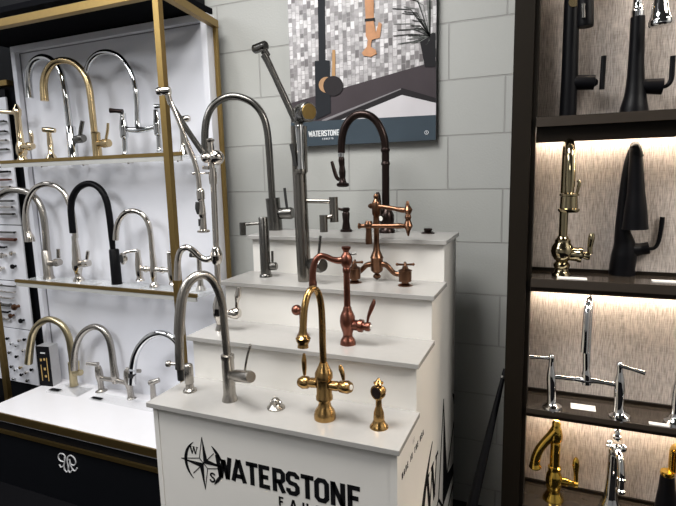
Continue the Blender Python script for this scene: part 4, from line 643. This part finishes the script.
part(D, 'front_print', INKO, *[BX((a, -.0052, b), (a + w_, -.004, b + h_)) for a, b, w_, h_ in ((-.040, .03, .004, .09), (.000, .03, .004, .13), (-.022, .09, .012, .014), (-.040, .14, .010, .014), (-.018, .145, .010, .012), (-.020, .05, .012, .012))], smooth=False)
D.rotation_euler = (0, 0, R(10))
part(D, 'front_logo', INKG, BX((-.034, -.0052, .183), (-.004, -.004, .190)), smooth=False)
D = thing('long_acrylic_base', 'long clear acrylic plate under the brushed nickel bridge faucet', 'display base', (-1.9394,1.7523,0.3886))
part(D, 'plate', ACRYL, BX((-.16, -.028, 0), (.26, .045, .008)), bevel=.001, smooth=False)
part(D, 'label_tag', INK, BX((-.15, -.024, .008), (-.085, -.004, .0095)), smooth=False)
D = thing('nickel_counter_bridge_faucet', 'brushed nickel bridge faucet with lever handles on the white counter', 'faucet', (-2.0131,1.8179,0.397))
part(D, 'bridge', SATIN, T(*(((-0.1191,0.0083,0.0615),(-0.0581,0.0041,0.0661),(0.0017,-0.0001,0.0706),(0.0521,-0.0036,0.0684),(0.1162,-0.0081,0.0686)),(0.0131,0.0116,0.0141,0.0114,0.0126))))
part(D, 'spout', SATIN, T(*(((0.0027,0.0003,0.0545),(0.0037,0.0004,0.0923),(0.0002,0,0.1455),(-0.0028,-0.0003,0.2304),(-0.0142,-0.0015,0.2928),(-0.0461,-0.0048,0.3353),(-0.0938,-0.0099,0.3469),(-0.1491,-0.0157,0.3258),(-0.1951,-0.0205,0.2826),(-0.2285,-0.024,0.218),(-0.2438,-0.0256,0.1568),(-0.2494,-0.0262,0.1014)),(0.0154,0.0205,0.0173,0.0163,0.0162,0.0162,0.0163,0.0164,0.0166,0.0167,0.0178,0.0184))))
v = part(D, 'valve', SATIN, T(*(((-0.1096,0.0077,-0.0086),(-0.1096,0.0077,0.0024),(-0.1104,0.0077,0.0409),(-0.1136,0.0079,0.0734),(-0.1168,0.0082,0.1057),(-0.1192,0.0083,0.1272)),(0.0315,0.0157,0.0144,0.0196,0.0183,0.013)), sub=3), label='left valve')
part(v, 'lever', SATIN, T(*(((-0.0815,-0.0218,0.1512),(-0.1132,-0.0303,0.1541),(-0.1426,-0.0382,0.1549)),(0.0128,0.009,0.0082))))
v = part(D, 'valve', SATIN, T(*(((0.1087,-0.0076,-0.0125),(0.1078,-0.0075,-0.002),(0.1051,-0.0074,0.0349),(0.1018,-0.0071,0.0662),(0.0961,-0.0067,0.1076),(0.095,-0.0066,0.139)),(0.0328,0.0164,0.0151,0.0201,0.0189,0.0138)), sub=3), label='right valve')
part(v, 'lever', SATIN, T(*(((0.0967,-0.0068,0.142),(0.1389,-0.0097,0.1433),(0.1878,-0.0131,0.1485)),(0.0125,0.0087,0.0099))))
D = thing('chrome_counter_faucet', 'polished chrome gooseneck on the white counter, partly behind the stepped display', 'faucet', (-1.5145,1.78,0.3886))
part(D, 'body', CHROME, L(((0,0.0282),(0.0103,0.0258),(0.0205,0.0223),(0.1728,0.0209),(0.1828,0.0163))))
part(D, 'spout', CHROME, T(*(((-0.0051,-0.0009,0.1727),(-0.0112,-0.002,0.2599),(-0.0266,-0.0047,0.3217),(-0.0633,-0.0112,0.3655),(-0.1175,-0.0207,0.383),(-0.1778,-0.0313,0.3647),(-0.2282,-0.0402,0.3207),(-0.262,-0.0462,0.2647),(-0.2793,-0.0492,0.2041)),(0.0158,0.0157,0.0157,0.0157,0.0158,0.0159,0.016,0.0166,0.0176))))
s = part(D, 'spray_head', CHROME, T(*(((-0.2813,-0.0496,0.1939),(-0.2895,-0.051,0.1231)),(0.0167,0.0187))))
part(s, 'spray_band', RUBBER, T(*(((-0.2843,-0.0501,0.1787),(-0.2867,-0.0505,0.1585)),(0.0186,0.0186))))
D = thing('nickel_counter_spray', 'small nickel side spray between bridge faucet and stepped display on the white counter', 'side spray', (-1.7544,1.8065,0.3886))
part(D, 'body', SATIN, L(((0,0.0271),(0.0096,0.0246),(0.0192,0.0148),(0.0623,0.0133),(0.0956,0.0123),(0.1193,0.0122))))
part(D, 'spray_head', SATIN, L(*(((0,0.0122),(0.0238,0.0137),(0.0475,0.0147)),(0.0312,0.0129,0.1186),(-0.8809,-0.3631,-0.3038))))
part(D, 'nozzle', RUBBER, L(*(((0,0.0135),(0.0045,0.0123)),(-0.0097,-0.004,0.1046),(-0.8326,-0.3432,-0.4348))))

# ---------------------------------------------------------------- faucets in the lit cabinet
D = thing('black_column_faucet', 'matte black straight-column pull-down faucet on the top cabinet shelf', 'faucet', (0.0467,1.69,1.6271))
part(D, 'column', BLACKM, T(*(((0.0013,0.0005,0.0012),(0.0022,0.0009,0.1103),(-0.0001,0,0.2779),(-0.0009,-0.0004,0.3704)),(0.0239,0.023,0.0215,0.0209)), sub=1, seg=20))
part(D, 'spout', BLACKM, T([(0, 0, 0.365), (.003, -.02, 0.4026), (.01, -.055, 0.4187), (.014, -.085, 0.3866)], .019))
s = part(D, 'spray_head', BLACKM, T(*(((0.0261,-0.0742,0.3633),(0.0313,-0.0721,0.3068),(0.0339,-0.071,0.2497),(0.0341,-0.071,0.2366)),(0.0204,0.0206,0.0214,0.02))))
part(s, 'spray_button', PEWTER, T(*(((0.0244,-0.0969,0.2903),(0.0273,-0.0957,0.2545)),(0.0054,0.0054))))
part(D, 'ring', BRASS, L(*(((0.02,0.0145),(0.0265,0.0137)),(0.0039,0.0016,0.3202),(0,-1,0))), label='brass ring at the top')
h = part(D, 'handle', BLACKM, L(*(((0,0.0163),(0.0231,0.0207),(0.0679,0.0207),(0.0694,0.0118),(0.0771,0.0059)),(0.0011,0,0.1031),(0.996,0,-0.089))))
part(h, 'lever', BLACKM, T(*(((0.0888,0,0.0758),(0.0893,0,0.1685)),(0.0072,0.0072))))
D = thing('black_sculpted_bridge_faucet', 'matte black faucet with curved body and hanging chrome spray on the top cabinet shelf', 'faucet', (0.221,1.69,1.6271))
part(D, 'body', BLACKM, T(*(((-0.0007,-0.0003,-0.01),(-0.0011,-0.0004,0.0178),(-0.0004,-0.0002,0.0508),(-0.0015,-0.0006,0.0891),(-0.0031,-0.0013,0.1379),(-0.0044,-0.0018,0.2021),(-0.0061,-0.0025,0.2629)),(0.04,0.0356,0.0284,0.0233,0.0204,0.0189,0.0181))), T(*(((0.0008,0,0.0726),(0.0227,0,0.0748),(0.0398,0,0.0733),(0.0651,0,0.0711)),(0.017,0.0197,0.021,0.0223))))
part(D, 'spout', CHROME, T(*(((-0.0061,-0.0025,0.2629),(-0.0066,-0.0027,0.2786),(-0.0075,-0.0031,0.2943),(-0.0115,-0.0047,0.3591)),(0.0167,0.0173,0.0125,0.0124))), T([(0.005, 0, 0.3536), (.008, -.03, 0.415), (.02, -.07, 0.4352), (.03, -.09, 0.4048)], .014))
part(D, 'spray_head', CHROME, T(*(((0.0286,-0.0782,0.3769),(0.0335,-0.0762,0.3043),(0.036,-0.0752,0.2675),(0.0381,-0.0743,0.2428),(0.0392,-0.0738,0.2304),(0.0399,-0.0736,0.2204),(0.0402,-0.0734,0.2154)),(0.0129,0.0156,0.0196,0.0236,0.0289,0.0295,0.0263))))
part(D, 'lever', BLACKM, T(*(((0.064,0,0.0699),(0.0757,0,0.0729),(0.0842,0,0.0868),(0.0848,0,0.1133),(0.0848,0,0.1501)),(0.0042,0.0056,0.0069,0.0069,0.0069))))
D = thing('champagne_faucet', 'polished champagne faucet seen head-on at the left of the second cabinet shelf', 'faucet', (0.0491,1.6615,1.1531))
part(D, 'body', CHAMP, L(((0,0.0277),(0.0058,0.0277),(0.0146,0.02),(0.0233,0.0184),(0.0291,0.023),(0.0378,0.0245),(0.0464,0.0168),(0.0522,0.0229),(0.0637,0.0306),(0.0781,0.0336),(0.0924,0.0305),(0.1039,0.0228),(0.1124,0.0228),(0.1181,0.0167),(0.1238,0.0152))))
zA, zB, zC = (0.1238,0.351,0.4092)
part(D, 'spout', CHAMP, T([(0, 0, zA - .01), (0, 0, zB - .01), (.001, -.016, zC - .02), (.005, -.045, zC - .012), (.007, -.075, zC - .035), (.009, -.088, zC - .085), (.009, -.092, zC - .135)], [.0125, .0125, .013, .0135, .0135, .0135, .014], seg=16))
zs_ = (0.2626,0.2417,0.1906)
part(D, 'spray_head', CHAMP, L([(0, .025), (.005, .029), (.010, .029), (.012, .024), (.045, .022), (.047, .026), (.052, .026), (.056, .012), (.085, .011)], (.009, -.092, zs_[2] + .012)), T([(.027, -.092, zs_[0] - .012), (.033, -.095, zs_[0] + .02), (.029, -.095, zs_[0] + .03)], [.004, .005, .004]))
h = part(D, 'handle', CHAMP, L(*(((0,0.0213),(0.0345,0.0213),(0.0379,0.0236),(0.0469,0.0236),(0.0483,0.0091),(0.0621,0.0137),(0.069,0.0122)),(0.0077,0,0.0718),(0.9954,0,-0.0955))))
part(h, 'lever', CHAMP, T(*(((0.0761,0,0.0713),(0.0751,0,0.0925),(0.0778,0,0.1196),(0.0785,0,0.1346)),(0.0075,0.0075,0.0097,0.006))))
D = thing('black_fin_faucet', 'sculpted matte black faucet with broad hanging spout on the second cabinet shelf', 'faucet', (0.222,1.735,1.1531))
part(D, 'body', BLACKM, T(*(((-0.0007,-0.0003,-0.0125),(-0.0012,-0.0005,0.0204),(0.0022,0.0009,0.0607),(0.0018,0.0008,0.0916),(-0.0061,-0.0025,0.1317),(-0.0091,-0.0037,0.1834),(-0.0083,-0.0034,0.2435),(-0.0054,-0.0022,0.3117),(0.0015,0.0006,0.3585),(0.0111,0.0046,0.3815)),(0.0385,0.0353,0.0352,0.0305,0.0213,0.0166,0.0143,0.0119,0.0104,0.0119))), T(*(((0.0012,0,0.0763),(0.0251,0,0.0771),(0.046,0,0.0808),(0.0653,0,0.0845)),(0.0244,0.0228,0.0181,0.0188))))
part(D, 'spout', BLACKM, T(*(((0.003,-0.0488,0.374),(0.0067,-0.0472,0.3781),(0.0109,-0.0455,0.354),(0.0135,-0.0445,0.3112),(0.017,-0.043,0.2536),(0.0191,-0.0421,0.2012),(0.0208,-0.0414,0.1453)),(0.0115,0.0144,0.0173,0.0197,0.0233,0.03,0.0353))), T([(0.0089,0.0037,0.3729), (0.0092,-0.0162,0.3879), (0.0081,-0.0467,0.3781), (0.0135,-0.0444,0.3539)], [.011, .012, .015, .018]))
part(D, 'lever', BLACKM, T(*(((0.0641,0,0.083),(0.0795,0,0.085),(0.0888,0,0.1004),(0.0931,0,0.1334),(0.0953,0,0.178)),(0.0053,0.0052,0.0057,0.0062,0.0068))))
D = thing('chrome_cabinet_bridge_faucet', 'polished chrome bridge faucet with two long levers on the third cabinet shelf', 'faucet', (0.1301,1.6292,0.7371))
for q in range(2):
    if q == 0:
        v = part(D, 'valve', CHROME, T(*(((-0.0914,0,-0.0035),(-0.0918,0,0.0065),(-0.0927,0,0.0147),(-0.0942,0,0.0311),(-0.0967,0,0.0902),(-0.0977,0,0.1097),(-0.0987,0,0.1358),(-0.0988,0,0.1553),(-0.0986,0,0.165),(-0.0989,0,0.1731)),(0.0299,0.0283,0.0157,0.0126,0.0148,0.0133,0.0086,0.0078,0.0101,0.0062)), sub=3), label='left post')
        part(v, 'lever', CHROME, T(*(((-0.1034,0,0.1612),(-0.1322,0,0.1594),(-0.1614,0,0.1575)),(0.0062,0.0053,0.0069))))
    else:
        v = part(D, 'valve', CHROME, T(*(((0.0956,0,-0.0049),(0.0947,0,0.0062),(0.0937,0,0.0156),(0.0921,0,0.0345),(0.0904,0,0.0911),(0.0899,0,0.1162),(0.0892,0,0.138),(0.0884,0,0.1534),(0.0878,0,0.1642),(0.0874,0,0.1719)),(0.0301,0.0286,0.0165,0.0127,0.0149,0.0141,0.0089,0.0082,0.0101,0.0059)), sub=3), label='right post')
        part(v, 'lever', CHROME, T(*(((0.0898,-0.0063,0.1621),(0.1207,-0.0084,0.1561),(0.1511,-0.0106,0.1503)),(0.0059,0.0053,0.0073))))
part(D, 'bridge', CHROME, T(*(((-0.0954,0,0.1019),(-0.0443,0,0.1023),(-0.0165,0,0.103),(0.0014,0,0.1022),(0.019,0,0.1047),(0.0488,0,0.1025),(0.0899,0,0.1005)),(0.0078,0.0071,0.0092,0.0137,0.0091,0.0069,0.0082))))
z1, z2 = (0.0972,0.3356)
part(D, 'spout', CHROME, T(*(((0.0022,0.0009,0.0908),(0.0002,0.0001,0.1229),(-0.0013,-0.0005,0.142),(-0.0053,-0.0022,0.2148)),(0.0137,0.0137,0.0099,0.0093))), T([(0, 0, z1), (0, 0, z2), (-.002, -.022, z2 + .022), (-.007, -.055, z2 + .028), (-.012, -.082, z2 + .006), (-.014, -.090, z2 - .045), (-.015, -.090, z2 - .115)], [.0095, .0095, .0095, .010, .010, .010, .0105], seg=16))
D = thing('chrome_edge_faucet', 'polished chrome faucet cut by the right picture edge on the third cabinet shelf', 'faucet', (0.368,1.6346,0.7371))
part(D, 'body', CHROME, L(((0,0.0305),(0.0088,0.0291),(0.0176,0.0174),(0.0351,0.013),(0.0931,0.0144),(0.1132,0.0129),(0.1361,0.0086),(0.1532,0.01),(0.1617,0.0057))))
part(D, 'bridge', CHROME, T(*(((-0.0062,0,0.0943),(0.0302,0,0.0937),(0.0634,0,0.0958)),(0.0072,0.0066,0.0085))), T(*(((0.073,0,-0.0054),(0.0634,0,0.0958),(0.0475,0,0.3166)),(0.0171,0.0127,0.0111)), sub=1))
D = thing('gold_cabinet_faucet', 'polished gold faucet with downward hooked spout on the lowest cabinet shelf', 'faucet', (0.0544,1.6645,0.4031))
part(D, 'body', GOLD, L(((0,0.033),(0.0103,0.0313),(0.0223,0.0231),(0.0343,0.0197),(0.0479,0.0238),(0.0683,0.0262),(0.0886,0.0237),(0.1021,0.018),(0.1072,0.0204),(0.1156,0.0204),(0.1189,0.0155),(0.1956,0.0154),(0.2022,0.0138),(0.2089,0.0194),(0.2253,0.021),(0.245,0.0177),(0.2581,0.0129),(0.2679,0.0137),(0.2777,0.008))))
part(D, 'spout', GOLD, S((-0.0001,0,0.2382), .019), T(*(((-0.0002,-0.0001,0.2399),(-0.0144,-0.0047,0.2223),(-0.0316,-0.0103,0.2011),(-0.0472,-0.0154,0.1763),(-0.0568,-0.0185,0.148),(-0.0592,-0.0192,0.1268),(-0.0587,-0.0191,0.1144),(-0.0586,-0.019,0.1091)),(0.0194,0.0154,0.0138,0.014,0.0147,0.0155,0.0197,0.0164))))
h = part(D, 'handle', GOLD, L(*(((0,0.0164),(0.0196,0.0131),(0.0359,0.0131),(0.0391,0.009),(0.0522,0.009),(0.0554,0.0131),(0.0652,0.0098)),(0.0064,0,0.0695),(0.9999,0,-0.0158))))
part(h, 'lever', GOLD, T(*(((0.0654,0,0.0759),(0.0642,0,0.1036),(0.0625,0,0.1311),(0.0623,0,0.1484),(0.0624,0,0.1588)),(0.0065,0.0072,0.0109,0.0096,0.0048))))
D = thing('chrome_ornate_faucet', 'ornate chrome faucet with jointed top seen head-on on the lowest cabinet shelf', 'faucet', (0.2228,1.6843,0.4031))
part(D, 'body', CHROME, L(((0,0.0321),(0.0129,0.0304),(0.029,0.0224),(0.0482,0.02),(0.1022,0.0167),(0.1588,0.0158),(0.1775,0.015),(0.1899,0.0118))))
zt = (0.1899,0.2102,0.2372,0.2607)
part(D, 'top_joint', CHROME, S((0, 0, zt[0] + .004), .017), S((.004, -.02, zt[1] + .004), .015), S((-.012, 0, zt[1] + .008), .010), S((.022, -.02, zt[1] + .008), .0125), S((.006, -.01, zt[2] + .008), .013), L([(0, .006), (.008, .011), (.018, .009), (.024, .004)], (.006, -.01, zt[2] + .014)), L([(0, .004), (.018, .008), (.034, .004)], (-.02, -.005, zt[1]), (1, -.3, .2)))
part(D, 'spout', CHROME, T([(.006, -.02, zt[1]), (.012, -.05, zt[1] - .01), (.015, -.065, zt[1] - .045), (.016, -.068, zt[1] - .075)], [.011, .010, .0105, .011]), L([(0, .010), (.004, .014), (.012, .014), (.016, .010), (.04, .009), (.044, .013), (.05, .013), (.055, .008)], (.016, -.068, zt[1] - .115)))
D = thing('black_and_gold_faucet', 'black and gold faucet cut by the right picture edge on the lowest cabinet shelf', 'faucet', (0.3801,1.6776,0.4031))
part(D, 'body', BLACKM, T(*(((0.0009,0.0004,-0.0136),(-0.0064,-0.0026,0.0507),(-0.0103,-0.0042,0.1075),(-0.0121,-0.005,0.1537)),(0.0401,0.0322,0.0228,0.0182))))
part(D, 'collar', GOLD, L(*(((0,0.0182),(0.0066,0.0205),(0.0132,0.0182)),(-0.0119,-0.0049,0.1504),(-0.0481,-0.0198,0.9986))))
zz = (0.16,0.2382)
part(D, 'spout', GOLD, T([(0, 0, zz[0]), (0, 0, zz[1] - .01), (.006, -.022, zz[1] + .016), (.014, -.05, zz[1] + .014), (.020, -.068, zz[1] - .02), (.021, -.070, zz[1] - .10), (.021, -.070, zz[1] - .13)], [.011, .011, .012, .014, .017, .018, .019]))

# ---------------------------------------------------------------- leaning pole between display and cabinet
D = thing('leaning_pole', 'black pole leaning in the gap between the stepped display and the dark cabinet', 'pole', (-0.262, 1.25, 0.0))
a0 = Vector((-0.262, 1.25, 0.026)) - Vector(D.location); a1 = Vector((-0.1097,1.7,0.8182)) - Vector(D.location); d = (a1 - a0)
part(D, 'shaft', BLACKM, T([a0, a0.lerp(a1, .5), a1], [.022, .017, .006], sub=2))
part(D, 'clip', CHROME, L([(0, .0085), (.008, .0082)], a0.lerp(a1, .965), d))
part(D, 'foot', RUBBER, S(a0, .025, (1, 1, 1)))
